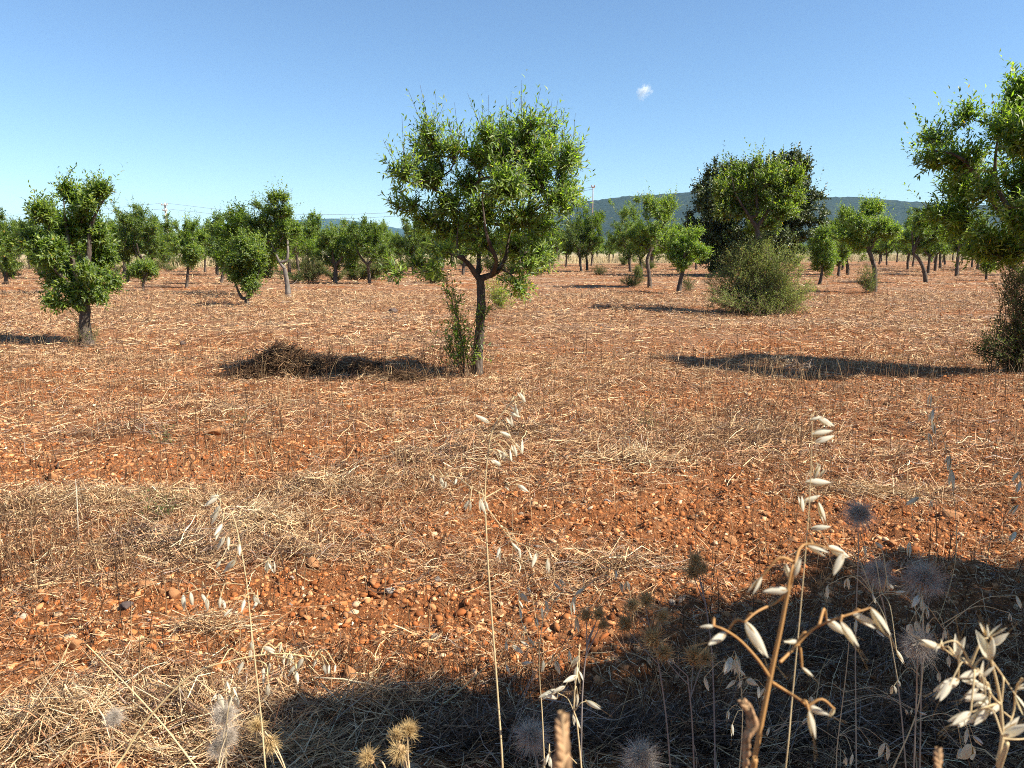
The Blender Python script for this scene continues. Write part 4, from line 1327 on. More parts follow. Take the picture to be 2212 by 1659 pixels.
def oat(label, dep, stem, spikes, branches=(), r=0.0014, col=(0.62, 0.48, 0.26), seed=0, jit=0.03, slim=None, foot=(0.0, 0.12)):
    rg = np.random.default_rng(seed)
    if 'shaded' in label:
        dep = shade_depth([a_ for a_, b_ in spikes])
    S = [q for q in (P(u, v, dep) for u, v in stem) if q[2] > 0.03]   # from the bottom of the seen stem upwards
    low = S[0]
    gx_, gy_ = low[0] + foot[0], low[1] + foot[1]
    g = np.array([gx_, gy_, float(gz(gx_, gy_)) - 0.01])
    mid_ = (low + g) / 2 + np.array([0, -0.02, 0])
    pts = [g, mid_] + S
    root = thing('wild_oat', label, 'wild oat', tuple(g), 'dry wild oats in the foreground')
    acc = Acc()
    c = np.array(col)
    path = smooth_path(pts, 14 * len(pts))
    n = len(path)
    v, f = tube(path - g, np.linspace(r * 1.3, r * 0.55, n), 6)
    acc.add(v, f, c)
    hold = [path[n // 3:]]
    for br in branches:
        q = [P(u, v_, dep + (rg.random() - 0.5) * 2 * jit * (i > 0)) for i, (u, v_) in enumerate(br)]
        pp = smooth_path(q, 8 * len(q)) if len(q) > 2 else np.linspace(q[0], q[1], 8)
        v, f = tube(pp - g, np.linspace(r * 0.62, r * 0.34, len(pp)), 5)
        acc.add(v, f, c)
        hold.append(pp)
    hold = np.concatenate(hold)
    for i, (a, b) in enumerate(spikes):
        dd = dep + rg.normal(0, jit)
        A = P(*a, dd)
        B = P(*b, dd + rg.normal(0, jit * 0.35))
        d = B - A
        L = np.linalg.norm(d)
        # hair-thin pedicel back to the stem
        k = int(np.argmin(np.linalg.norm(hold - (A + np.array([0, 0, 0.015])), axis=1)))
        h = hold[k]
        gap = np.linalg.norm(h - A)
        if gap > 0.004:
            top = (h + A) / 2 + np.array([0, 0, min(0.35 * gap, 0.03)])
            pp = smooth_path([h, top, A], 9)
            v, f = tube(pp - g, np.linspace(r * 0.6, r * 0.4, 9), 4)
            acc.add(v, f, c)
        m = SPK[(slim[i % len(slim)] if slim else int(rg.integers(4)))]
        o = link_mesh('spikelet', m, root)
        o.location = A - g
        q = Vector(d / L).to_track_quat('Z', 'Y')
        broad = Vector((0.55, -0.62, 0.5)) * (1 if rg.random() < 0.75 else -1)
        loc_ = q.inverted() @ broad
        roll = math.atan2(-loc_.x, loc_.y) + rg.normal(0, 0.45)
        o.rotation_mode = 'QUATERNION'
        from mathutils import Quaternion
        o.rotation_quaternion = q @ Quaternion((0, 0, 1), roll)
        o.scale = (L * 0.95, L * 0.95, L)
    acc.build('stem', STRAW, root, True)
    return root


def c8(x, y):
    return 1515 + .3268 * x, 1116.8 + .3268 * y


def c7(x, y):
    return 774.5 + .35 * x, 1194 + .35 * y


def c6(x, y):
    return 774.5 + .35 * x, 813 + .35 * y


def c5(x, y):
    return .35 * x, 1194 + .35 * y


def c4(x, y):
    return .35 * x, 813 + .35 * y


def sp(fn, lst):
    return [(fn(a, b), fn(c, d)) for a, b, c, d in lst]


oat('tall straight wild oat with a cream zigzag panicle below the central tree', 1.25,
    [(1087, 1700), (1075, 1500), (1062, 1330), (1053, 1200), (1048, 1080), (1052, 1000), (1066, 925), (1105, 868), (1125, 850)],
    sp(c6, [(805, 285, 720, 240), (1030, 160, 985, 95), (1020, 150, 1000, 178), (985, 240, 950, 172), (1000, 250, 930, 225), (950, 310, 925, 245), (940, 375, 870, 340), (975, 495, 950, 420), (1012, 480, 990, 395), (945, 525, 915, 455), (905, 525, 880, 465), (880, 550, 818, 515), (905, 480, 845, 465)])
    + sp(c6, [(605, 630, 592, 670), (540, 650, 530, 690), (460, 605, 455, 650), (505, 625, 525, 690), (765, 745, 760, 790), (750, 760, 770, 850), (780, 770, 800, 830), (680, 765, 650, 825), (690, 770, 675, 830), (905, 680, 930, 705), (985, 670, 1045, 715)])
    + sp(c6, [(870, 1055, 862, 1130), (945, 1025, 990, 1085), (990, 1060, 1000, 1125), (1055, 1085, 1060, 1140), (1100, 1090, 1068, 1180), (1168, 1125, 1166, 1210)]),
    branches=[[c6(780, 750), c6(890, 690), c6(960, 668), c6(1000, 680)], [c6(785, 740), c6(700, 690), c6(610, 625), c6(500, 615)], [c6(785, 800), c6(860, 900), c6(940, 1000), c6(1060, 1060), c6(1165, 1110)]], r=0.0016, seed=1)
oat('wild oat with a thin upright stem and white spikelets hanging at left', 1.3,
    [(578, 1700), (565, 1560), (552, 1440), (540, 1330), (530, 1240), (505, 1120), (470, 1075)],
    sp(c4, [(1350, 735, 1270, 800), (1290, 745, 1355, 735), (1360, 800, 1320, 850), (1350, 830, 1295, 900), (1370, 910, 1325, 1000), (1385, 990, 1340, 1070), (1410, 990, 1410, 1075), (1475, 1035, 1480, 1110), (1450, 1135, 1390, 1205), (1360, 1140, 1330, 1190)])
    + sp(c5, [(1660, 45, 1640, 120), (1655, 60, 1670, 130), (1690, 50, 1685, 125), (1130, 260, 1138, 355), (1175, 245, 1190, 330), (1245, 255, 1275, 310), (1275, 285, 1280, 360), (1360, 275, 1355, 345), (1375, 290, 1390, 345), (1435, 345, 1380, 390), (1510, 290, 1490, 365), (1570, 265, 1590, 310), (1595, 290, 1560, 350), (1555, 545, 1550, 600), (1545, 600, 1545, 670)]),
    branches=[[c5(1510, 150), c5(1580, 90), c5(1660, 45)], [c5(1510, 200), c5(1420, 190), c5(1280, 210), c5(1130, 255)], [c5(1520, 270), c5(1560, 250), c5(1590, 280)]], r=0.0014, seed=2)
oat('wild oat with a long arched straw stem drooping to the right at lower left', 1.35,
    [(235, 1720), (275, 1620), (335, 1535), (420, 1455), (510, 1425), (600, 1412), (680, 1420)],
    sp(c5, [(1505, 670, 1465, 735), (1625, 580, 1700, 615), (1640, 605, 1625, 635), (1735, 560, 1725, 625), (1755, 620, 1745, 690), (1790, 625, 1805, 680), (1800, 640, 1780, 700), (1665, 680, 1640, 750), (1625, 710, 1625, 780), (1630, 760, 1625, 820), (1720, 690, 1730, 750), (1830, 690, 1780, 750), (1870, 650, 1830, 720), (1825, 730, 1840, 810), (1655, 810, 1650, 885), (1955, 655, 1930, 710), (2000, 690, 2005, 740), (2030, 690, 2030, 750), (2070, 690, 2065, 740)]),
    branches=[[c5(1560, 660), c5(1640, 690), c5(1655, 790)], [c5(1700, 640), c5(1800, 660), c5(1830, 720)], [c5(1640, 630), c5(1700, 590), c5(1735, 555)]], r=0.0021, col=(0.70, 0.54, 0.27), seed=3, foot=(0.0, 0.15))
oat('small wild oat with four white spikelets low at left, behind the arched stem', 1.45,
    [(492, 1700), (488, 1600), (492, 1540), (500, 1500)],
    sp(c5, [(1400, 790, 1405, 860), (1440, 830, 1450, 900), (1420, 880, 1415, 960), (1450, 890, 1470, 950), (1340, 870, 1300, 920), (1350, 870, 1375, 960), (660, 865, 720, 910)][:6]), r=0.0012, seed=4)
oat('close blurred wild oat on a thick orange stem at lower right', 0.56,
    [(1612, 1740), (1626, 1659), (1664, 1463), (1685, 1365), (1700, 1290), (1709, 1257)],
    sp(c8, [(598, 425, 550, 310), (615, 395, 655, 262), (570, 482, 405, 492), (400, 395, 318, 512), (292, 695, 432, 930), (80, 722, -10, 725), (165, 768, 40, 845), (700, 188, 840, 252), (940, 240, 868, 385), (828, 682, 965, 782), (920, 692, 1032, 860), (1000, 640, 1168, 728), (1120, 600, 1240, 788), (635, 825, 550, 825), (665, 992, 738, 1058), (690, 1248, 840, 1312), (712, 1280, 745, 1465), (880, 1270, 845, 1320)]),
    branches=[[c8(575, 495), c8(500, 560), c8(370, 625), c8(290, 692)], [c8(455, 1062), c8(370, 940), c8(260, 820), c8(160, 750), c8(80, 718)], [c8(465, 1090), c8(560, 1150), c8(660, 1215), c8(700, 1255)], [c8(520, 960), c8(620, 860), c8(740, 740), c8(900, 670), c8(1120, 600)], [c8(590, 440), c8(620, 300), c8(690, 180), c8(940, 235)]], r=0.0021, col=(0.46, 0.25, 0.09), seed=5, jit=0.015, slim=[0, 0, 0, 1], foot=(0.02, 0.35))
oat('wild oat with blurred cream spikelets one above another over the orange stem', 0.85,
    [(1690, 1720), (1712, 1500), (1735, 1250), (1748, 1090), (1752, 1000), (1755, 900)],
    [((1765, 900), (1800, 922)), ((1752, 940), (1795, 928)), ((1762, 955), (1802, 942)), ((1750, 908), (1775, 900)), ((1740, 1042), (1790, 1040)), ((1758, 1035), (1772, 1000)), ((1770, 1030), (1785, 1012)), ((1735, 1085), (1770, 1070)), ((1768, 1085), (1782, 1130)), ((1752, 1142), (1795, 1138)), ((1735, 1105), (1728, 1070)), ((1790, 1180), (1835, 1205))], r=0.0008, seed=6, jit=0.015, slim=[0, 1, 0])
oat('bright cream wild oat with wide open husks at the right edge', 0.62,
    [c8(1940, 1760), c8(1960, 1640), c8(1988, 1450), c8(1985, 1330), c8(1975, 1215), c8(1950, 1080), c8(1915, 950)],
    sp(c8, [(1910, 945, 1868, 765), (1908, 930, 1925, 800), (1900, 850, 2028, 780), (1900, 790, 2010, 712), (1895, 800, 1862, 700), (1690, 935, 1712, 775), (1680, 930, 1660, 840), (1575, 860, 1440, 822), (1560, 850, 1540, 895), (1600, 880, 1560, 810), (1840, 1075, 1908, 960), (1835, 1020, 1700, 1065), (1700, 1075, 1550, 1145), (1650, 1090, 1560, 1215), (1850, 1110, 1745, 1075), (1830, 1130, 1740, 1190), (1800, 1090, 1900, 1150), (1890, 1130, 1800, 1160), (1910, 1190, 1810, 1280), (1900, 1215, 1830, 1240), (1780, 1290, 1640, 1365), (1770, 1325, 1665, 1388), (1900, 1275, 1770, 1375), (1985, 1225, 1895, 1300), (1880, 1180, 1735, 1210), (1985, 1440, 2140, 1340), (1990, 1450, 2150, 1390), (2070, 1170, 2150, 1310), (2085, 1140, 2150, 1110)]),
    branches=[[c8(1918, 952), c8(1990, 1050), c8(2075, 1175)], [c8(1975, 1240), c8(1920, 1180), c8(1880, 1100), c8(1800, 1000), c8(1690, 935), c8(1590, 860)], [c8(1975, 1225), c8(1900, 1250), c8(1790, 1290)], [c8(1985, 1465), c8(2080, 1470), c8(2150, 1465)], [c8(1950, 1600), c8(2060, 1300), c8(2080, 1140), c8(2150, 1050)]], r=0.0016, col=(0.62, 0.47, 0.25), seed=7, jit=0.02, slim=[2, 3, 3, 1], foot=(0.05, 0.3))
oat('wild oat with paired white spikelets over the shade edge, right of the tall stem', 1.2,
    [(1262, 1740), (1255, 1650), (1246, 1560), (1240, 1535), (1241, 1500), (1247, 1440), (1252, 1415)],
    sp(c7, [(1230, 845, 1110, 892), (1200, 860, 1130, 905), (1225, 900, 1150, 880), (1275, 825, 1195, 860), (1360, 640, 1310, 705), (1350, 700, 1335, 800), (1360, 730, 1375, 800), (1345, 760, 1260, 800), (1352, 870, 1340, 950), (1400, 915, 1500, 962), (1325, 995, 1352, 1078), (1175, 1240, 1150, 1300), (1180, 1260, 1185, 1330), (1165, 1270, 1130, 1310)]),
    branches=[[c7(1330, 980), c7(1290, 900), c7(1240, 870), c7(1210, 850)], [c7(1335, 975), c7(1370, 930), c7(1405, 915)], [c7(1345, 1300), c7(1250, 1210), c7(1175, 1240)]], r=0.0013, seed=8)
oat('shaded grey wild oat with many dangling spikelets left of the thistles', 2.0,
    [(1178, 1720), (1172, 1560), (1165, 1420), (1180, 1310), (1215, 1265)],
    sp(c7, [(1205, 185, 1250, 235), (1240, 165, 1280, 215), (1390, 222, 1330, 265), (1335, 270, 1320, 330), (1320, 300, 1325, 390), (1155, 295, 1170, 365), (1130, 335, 1135, 400), (990, 295, 1010, 350), (995, 350, 1005, 410), (910, 545, 915, 610), (950, 575, 1015, 620), (1000, 545, 1050, 580), (1045, 520, 1085, 575), (1005, 685, 1075, 675), (1095, 405, 1105, 460), (1345, 400, 1350, 490), (1215, 670, 1240, 750), (1300, 600, 1305, 680), (1140, 665, 1135, 740), (1000, 255, 1040, 300), (1040, 215, 1065, 250), (910, 690, 930, 745), (1030, 450, 1030, 490), (1590, 110, 1590, 160), (1620, 190, 1625, 240), (1655, 180, 1660, 235)]),
    branches=[[c7(1120, 640), c7(1040, 500), c7(1000, 400), c7(990, 290)], [c7(1150, 400), c7(1250, 250), c7(1330, 260), c7(1390, 225)], [c7(1130, 700), c7(1230, 640), c7(1320, 500), c7(1350, 400)], [c7(1140, 560), c7(1000, 540), c7(910, 545)]], r=0.0016, seed=9, jit=0.06, slim=[0, 1])
oat('thin shaded wild oat with grey spikelets hanging high at the right', 1.5,
    [(2040, 1720), (2062, 1450), (2065, 1200), (2058, 1050), (2030, 920), (2010, 870)],
    [((2010, 850), (2006, 882)), ((2016, 885), (2008, 915)), ((2014, 910), (2020, 940)), ((2006, 935), (2012, 962)), ((2052, 985), (2048, 1020)), ((2056, 1015), (2055, 1055)), ((2042, 1000), (2050, 985)), ((1985, 1075), (1955, 1090)), ((1965, 1170), (1962, 1205)), ((2200, 1020), (2185, 1040)), ((2205, 1040), (2195, 1065)), ((2200, 1090), (2180, 1112)), ((2195, 1150), (2180, 1170)), ((2012, 1080), (2010, 1100))],
    branches=[[(2060, 1120), (2010, 1080), (1975, 1078)], [(2065, 1180), (2120, 1080), (2200, 1025)]], r=0.0012, seed=10, jit=0.05, slim=[0, 1])
oat('shaded wild oat with clustered pale spikelets under the fluffy thistles', 1.35,
    [c8(1230, 1760), c8(1420, 1300), c8(1470, 900), c8(1460, 520)],
    sp(c8, [(1440, 520, 1390, 600), (1460, 540, 1462, 630), (1490, 600, 1500, 680), (1280, 500, 1352, 492), (1235, 445, 1260, 475), (1130, 510, 1155, 575), (835, 450, 830, 540), (965, 405, 960, 480), (1025, 680, 1015, 770), (1155, 750, 1210, 795), (1375, 710, 1380, 780), (1420, 690, 1435, 770), (1505, 700, 1490, 775), (1610, 745, 1605, 820), (1290, 880, 1340, 970), (1350, 860, 1380, 935), (1410, 860, 1410, 930), (1635, 920, 1635, 990), (1300, 1080, 1315, 1120), (1270, 1120, 1270, 1170), (1570, 1030, 1570, 1090), (2080, 520, 2120, 610), (2040, 635, 2042, 690), (1080, 190, 1085, 260), (1150, 170, 1200, 205), (930, 215, 935, 270), (1760, 1400, 1740, 1500), (1720, 1530, 1690, 1600), (1790, 1520, 1740, 1600), (1800, 1450, 1860, 1510)]),
    branches=[[c8(1470, 700), c8(1380, 560), c8(1280, 495), c8(1130, 505)], [c8(1465, 620), c8(1500, 600), c8(1600, 740)], [c8(1440, 1050), c8(1350, 860), c8(1290, 880)], [c8(1400, 1350), c8(1600, 1300), c8(1760, 1400)]], r=0.0016, seed=12, jit=0.07, slim=[0, 1, 0])
oat('shaded wild oat left of the thick orange stem, with a tight pale clump', 1.5,
    [c8(240, 1760), c8(270, 1400), c8(265, 1150), c8(220, 940)],
    sp(c8, [(200, 930, 160, 1040), (220, 940, 210, 1040), (240, 940, 245, 1050), (250, 1010, 285, 1050), (180, 950, 145, 1030), (225, 1080, 165, 1130), (300, 1075, 370, 1110), (270, 1080, 240, 1130), (380, 1120, 375, 1200), (420, 1130, 390, 1210), (180, 1280, 172, 1340), (205, 1370, 205, 1450), (20, 1060, 45, 1150)]), r=0.0014, seed=13, jit=0.05, slim=[0, 1])
oat('grey shaded wild oat with short twisted spikelets at the bottom right', 1.5,
    [c8(880, 1760), c8(900, 1500), c8(960, 1000), c8(985, 700)],
    sp(c8, [(700, 1330, 665, 1370), (720, 1190, 740, 1250), (450, 1390, 430, 1450), (1220, 1500, 1200, 1600), (1350, 1270, 1365, 1310), (1395, 1270, 1380, 1305), (1440, 1290, 1490, 1310), (1100, 1470, 1120, 1510), (1000, 1570, 985, 1640), (955, 1590, 950, 1640)]), r=0.0013, seed=14, jit=0.05, slim=[0, 1], col=(0.5, 0.4, 0.24))

# --- thistles
def bristle_head(seed, n, kind):
    rg = np.random.default_rng(seed)
    acc = Acc()
    if kind == 'fluff':                           # open ball of pappus, flattened above
        d = nrm(rg.normal(0, 1, (n, 3)) + np.array([0, 0, 0.75]))
        L = 0.75 + 0.3 * rg.random(n)
        cols = np.array([0.60, 0.52, 0.42])
    else:                                         # upright brush of stiff bracts
        d = nrm(rg.normal(0, 0.55, (n, 3)) + np.array([0, 0, 0.8]))
        L = 0.7 + 0.5 * rg.random(n)
        cols = np.array([0.62, 0.44, 0.20])
    for i in range(n):
        e = d[i] * L[i] + rg.normal(0, 0.3 if kind == 'fluff' else 0.24, 3) - np.array([0, 0, (0.5 if kind == 'fluff' else 0.15) * rg.random()])
        w = 0.006 if kind == 'fluff' else 0.018
        v, f = tube(np.stack([d[i] * 0.1, d[i] * L[i] * 0.55, e]), [w, w, w * 0.3], 3)
        acc.add(v, f, cols * (0.65 + 0.6 * rg.random()))
    b, fb = V3 * np.array([0.3, 0.3, 0.32]) - np.array([0, 0, 0.02]), F3
    fb4 = np.concatenate([fb, fb[:, 2:]], 1)
    for k in range(60):                           # overlapping bracts of the cup
        a = rg.random() * 6.28
        q = np.array([math.cos(a), math.sin(a), 0])
        z = -0.35 + 0.45 * rg.random()
        p = q * 0.28 + np.array([0, 0, z])
        v, f = tube(np.stack([p - np.array([0, 0, 0.12]) - q * 0.12, p, p + q * 0.16 + np.array([0, 0, 0.24])]), [0.04, 0.06, 0.006], 4)
        acc.add(v, f, np.array([0.50, 0.33, 0.15]) * (0.6 + 0.6 * rg.random()))
    return acc.build('flower_head', STRAW, None, True, link=False)


HF = [bristle_head(1, 1500, 'fluff'), bristle_head(2, 1500, 'fluff')]
HB = [bristle_head(3, 300, 'brush'), bristle_head(4, 300, 'brush')]


def thistle(label, dep, stem, heads, kind, r=0.0018, col=(0.34, 0.27, 0.19), seed=0, foot=(0, 0.05)):
    rg = np.random.default_rng(seed)
    if 'shaded' in label or 'grey' in label:      # these stand further in, low in the shade of the tree
        dep = shade_depth([h_[:2] for h_ in heads])
    S = [P(u, v, dep) for u, v in stem if P(u, v, dep)[2] > 0.02]
    low = S[0]
    x, y = low[0] + foot[0], low[1] + foot[1]
    g = np.array([x, y, float(gz(x, y)) - 0.01])
    root = thing('dry_thistle', label, 'thistle', tuple(g), 'dried thistles in the foreground')
    pts = [g, (g + low) / 2 + np.array([0.0, -0.02, 0])] + S
    path = smooth_path(pts, 12 * len(pts))
    acc = Acc()
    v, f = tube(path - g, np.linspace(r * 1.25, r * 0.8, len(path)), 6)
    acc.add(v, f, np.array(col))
    up = path[len(path) // 2:]
    for i, (u, v_, px, tx, tz) in enumerate(heads):
        c = P(u, v_, dep + rg.normal(0, 0.03))
        s = px / 2 * dep / F
        ax = nrm(np.array([tx, -0.15, tz]))
        o = link_mesh('flower_head', (HF if kind == 'fluff' else HB)[i % 2], root)
        o.location = c - g
        o.rotation_euler = Vector(ax).to_track_quat('Z', 'Y').to_euler()
        o.scale = (s, s, s)
        h = up[int(np.argmin(np.linalg.norm(up - (c - np.array([0, 0, 0.08])), axis=1)))]
        foot_ = c - ax * s * 0.35
        if np.linalg.norm(h - foot_) > 0.004:
            pp = smooth_path([h, (h + foot_) / 2 + (foot_ - c) * 0.3, foot_], 9)
            v, f = tube(pp - g, np.linspace(r * 0.8, r * 0.65, 9), 5)
            acc.add(v, f, np.array(col))
    acc.build('stem', STALK, root, True)


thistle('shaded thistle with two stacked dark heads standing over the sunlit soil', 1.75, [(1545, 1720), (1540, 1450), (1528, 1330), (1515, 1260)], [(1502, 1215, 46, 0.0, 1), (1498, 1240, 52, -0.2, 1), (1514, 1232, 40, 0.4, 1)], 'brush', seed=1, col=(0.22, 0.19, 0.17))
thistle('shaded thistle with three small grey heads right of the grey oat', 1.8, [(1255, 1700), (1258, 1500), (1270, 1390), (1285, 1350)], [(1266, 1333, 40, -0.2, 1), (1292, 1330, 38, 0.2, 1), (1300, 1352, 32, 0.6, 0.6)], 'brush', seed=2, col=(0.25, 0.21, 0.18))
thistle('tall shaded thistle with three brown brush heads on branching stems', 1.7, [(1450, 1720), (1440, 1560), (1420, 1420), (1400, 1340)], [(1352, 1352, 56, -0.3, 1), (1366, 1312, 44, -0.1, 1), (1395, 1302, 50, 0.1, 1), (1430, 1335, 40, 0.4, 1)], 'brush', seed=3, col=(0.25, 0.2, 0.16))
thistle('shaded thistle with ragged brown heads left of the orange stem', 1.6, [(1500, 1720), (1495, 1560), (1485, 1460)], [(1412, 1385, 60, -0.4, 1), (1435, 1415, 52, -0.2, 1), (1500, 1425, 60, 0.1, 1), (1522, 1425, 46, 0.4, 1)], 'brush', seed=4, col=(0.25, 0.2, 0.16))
thistle('thistle gone to a big grey fluffy ball, left one of the fluffy pair', 1.5, [(1960, 1720), (1940, 1480), (1905, 1290)], [(1896, 1240, 66, 0.0, 1)], 'fluff', seed=5)
thistle('thistle gone to a wide grey fluffy ball, right one of the fluffy pair', 1.5, [(1985, 1720), (1990, 1480), (1994, 1300)], [(1994, 1252, 88, 0.1, 1)], 'fluff', seed=6)
thistle('faint fluffy thistle ball against the sunlit soil above the shade', 1.9, [(1850, 1720), (1848, 1400), (1855, 1180)], [(1855, 1112, 66, 0.0, 1)], 'fluff', seed=7)
thistle('shaded fluffy thistle low behind the orange stem', 1.5, [(1970, 1720), (1980, 1500)], [(1985, 1395, 70, 0, 1), (1580, 1420, 30, 0, 1)][:1], 'fluff', seed=8)
thistle('sunlit golden thistle with a clump of three shaggy heads at bottom centre', 1.25, [(884, 1720), (884, 1660), (878, 1620)], [(882, 1582, 46, 0.3, 1), (858, 1592, 40, -0.4, 1), (864, 1618, 50, -0.2, -0.5)], 'brush', r=0.0019, col=(0.6, 0.45, 0.26), seed=9)
thistle('sunlit golden thistle head nodding at the bottom edge, left of the clump', 1.25, [(838, 1720), (832, 1660), (820, 1640)], [(798, 1640, 46, -0.8, 0.5)], 'brush', r=0.0016, col=(0.6, 0.45, 0.26), seed=10)
thistle('sunlit thistle with two frayed golden heads beside the upright oat stem', 1.6, [(625, 1700), (600, 1620), (572, 1580)], [(580, 1600, 50, 0.3, -0.6), (556, 1572, 44, -0.2, 0.8)], 'brush', r=0.0017, col=(0.6, 0.45, 0.26), seed=11)
thistle('sunlit thistle with whitish frayed heads at lower left', 1.6, [(470, 1720), (474, 1640), (488, 1590)], [(484, 1545, 60, -0.1, 1), (492, 1592, 46, 0.2, 0.9), (470, 1618, 44, -0.4, 0.6)], 'fluff', r=0.0017, col=(0.6, 0.48, 0.3), seed=12)
thistle('shaded thistle with a round grey fluffy ball beside the blurred seed spike', 1.5, [(1170, 1720), (1160, 1640)], [(1148, 1592, 80, -0.1, 1)], 'fluff', seed=13)
thistle('shaded thistle with a fluffy grey ball at the bottom edge', 1.5, [(1400, 1760), (1396, 1700)], [(1385, 1640, 84, 0, 1)], 'fluff', seed=14)
thistle('small pale fluffy thistle in the straw at far lower left', 1.8, [(232, 1720), (238, 1620)], [(246, 1550, 40, 0.1, 1)], 'fluff', col=(0.6, 0.48, 0.3), r=0.0014, seed=15)


# --- braided seed spikes close to the lens
def seed_spike(label, dep, axis, halfw, seed, twist=0.0):
    rg = np.random.default_rng(seed)
    A = [P(u, v, dep) for u, v in axis]            # bottom to top
    low = A[0]
    x, y = low[0], low[1] + 0.12
    g = np.array([x, y, float(gz(x, y)) - 0.01])
    root = thing('seed_spike', label, 'seed spike', tuple(g), 'braided grass seed spikes')
    st = smooth_path([g, (g + low) / 2, low], 20)
    s_acc = Acc()
    v, f = tube(st - g, 0.0016, 6)
    s_acc.add(v, f, np.array([0.5, 0.36, 0.2]))
    s_acc.build('stem', STRAW, root, True)
    path = smooth_path(A, 60)
    r = halfw * dep / F
    ln = np.linalg.norm(np.diff(path, axis=0), axis=1).sum()
    nh = int(ln / (r * 0.80))
    acc = Acc()
    v, f = tube(path - g, r * 0.45, 6)
    acc.add(v, f, np.array([0.42, 0.28, 0.15]))
    T = nrm(np.gradient(path, axis=0))
    nt_, ns = 6, 6
    for i in range(nh):
        for side in range(2):
            t = (i + 0.5 * side) / nh * 58
            k = int(t)
            p, tt = path[k], T[k]
            a = side * math.pi + 0.5 + 0.45 * math.sin(i * 0.8) + twist * i + rg.normal(0, 0.12)
            U = nrm(np.cross(tt, np.array([0, 1.0, 0.1])))
            V = np.cross(tt, U)
            q = math.cos(a) * U + math.sin(a) * V
            env = 0.75 + 0.35 * math.sin(math.pi * min(1, (i + 1) / nh))
            L = r * 1.75 * env
            c = p + q * r * 0.48 * env
            dr = nrm(tt * 0.85 + q * 0.45)
            pts = np.stack([c - dr * L * 0.5, c - dr * L * 0.2, c + dr * L * 0.15, c + dr * L * 0.45, c + dr * L * 0.62])
            v, f = tube(pts - g, np.array([0.14, 0.46, 0.50, 0.26, 0.04]) * r * env, 8)
            acc.add(v, f, np.array([0.36, 0.215, 0.11]) * (0.55 + 0.8 * rg.random()))
    acc.build('seed_head', STALK, root, True)


seed_spike('thick blurred brown seed spike at the bottom centre, closest to the lens', 0.36, [(1210, 1760), (1212, 1700), (1214, 1620), (1214, 1538)], 19, 1)
seed_spike('bent braided seed spike left of the orange stem at bottom right', 0.5, [(1606, 1760), (1608, 1700), (1613, 1600), (1625, 1565), (1618, 1535), (1602, 1512)], 11, 2, 0.1)
seed_spike('short blurred seed spike tip at the bottom edge, right', 0.45, [(2028, 1760), (2027, 1700), (2026, 1615)], 12, 3)

# ------------------------------------------------------------------ hills, poles, wires, cloud, air
def ridge(name, Y, prof, depth, seed, mat, rough):
    us = np.linspace(prof[0][0], prof[-1][0], 260)
    vs = np.interp(us, [p[0] for p in prof], [p[1] for p in prof])
    rows = 46
    X = np.zeros((rows, len(us)))
    Yv = np.zeros_like(X)
    Z = np.zeros_like(X)
    for r in range(rows):
        s = r / (rows - 1)
        yy = Y - depth * (1 - s * 1.5)
        env = math.sin(min(1, s * 1.5) * math.pi / 2) if s < 2 / 3 else math.cos((s - 2 / 3) * 3 * math.pi / 2)
        for_x = (us - 1106) / F / CT * Y
        top = H + (HOR - vs) / F * Y * 1.02
        z = top * env
        X[r], Yv[r] = for_x, yy
        nz = fbm(for_x * 6 / depth, np.full_like(for_x, yy * 6 / depth), seed, 4) - 0.5
        Z[r] = z * (1 + 0.5 * nz * (1 - env) * 1.4) + rough * (fbm(for_x / 9, np.full_like(for_x, yy / 9), seed + 9, 2) - 0.5) * env - 2 * (1 - env)
    i = np.arange(rows - 1)[:, None] * len(us) + np.arange(len(us) - 1)[None]
    o = mesh_np(name, np.stack([X.ravel(), Yv.ravel(), Z.ravel()], -1), np.stack([i, i + 1, i + len(us) + 1, i + len(us)], -1).reshape(-1, 4), mat, smooth=True)
    o['kind'] = 'structure'


WOODS = noise_mat('wooded_slope', [(0.35, (0.008, 0.014, 0.010)), (0.55, (0.022, 0.032, 0.020)), (0.72, (0.05, 0.052, 0.032))], 0.05, 8, bump=1.0, bdist=12, bscale=0.08)
ridge('hills', 2600, [(1000, 545), (1100, 520), (1170, 470), (1230, 447), (1330, 435), (1420, 430), (1480, 424), (1560, 428), (1680, 437), (1780, 436), (1860, 445), (1950, 449), (2080, 455), (2250, 460), (2500, 470), (2800, 520), (3000, 558)], 900, 5, WOODS, 9)
ridge('hills', 6200, [(-300, 538), (150, 528), (400, 520), (500, 512), (560, 498), (620, 486), (700, 479), (740, 477), (800, 484), (870, 496), (1000, 515), (1250, 530), (1400, 538)], 1500, 8, WOODS, 14)

POLE = noise_mat('weathered_pole', [(0.3, (0.42, 0.36, 0.31)), (0.7, (0.6, 0.54, 0.48))], 5, bump=0.1)
POLE_RED = noise_mat('rusty_pole', [(0.3, (0.33, 0.19, 0.15)), (0.7, (0.5, 0.36, 0.3))], 3, bump=0.1)
WIRE = noise_mat('cable', [(0.3, (0.22, 0.23, 0.25)), (0.7, (0.3, 0.31, 0.33))], 5, bump=0.0)


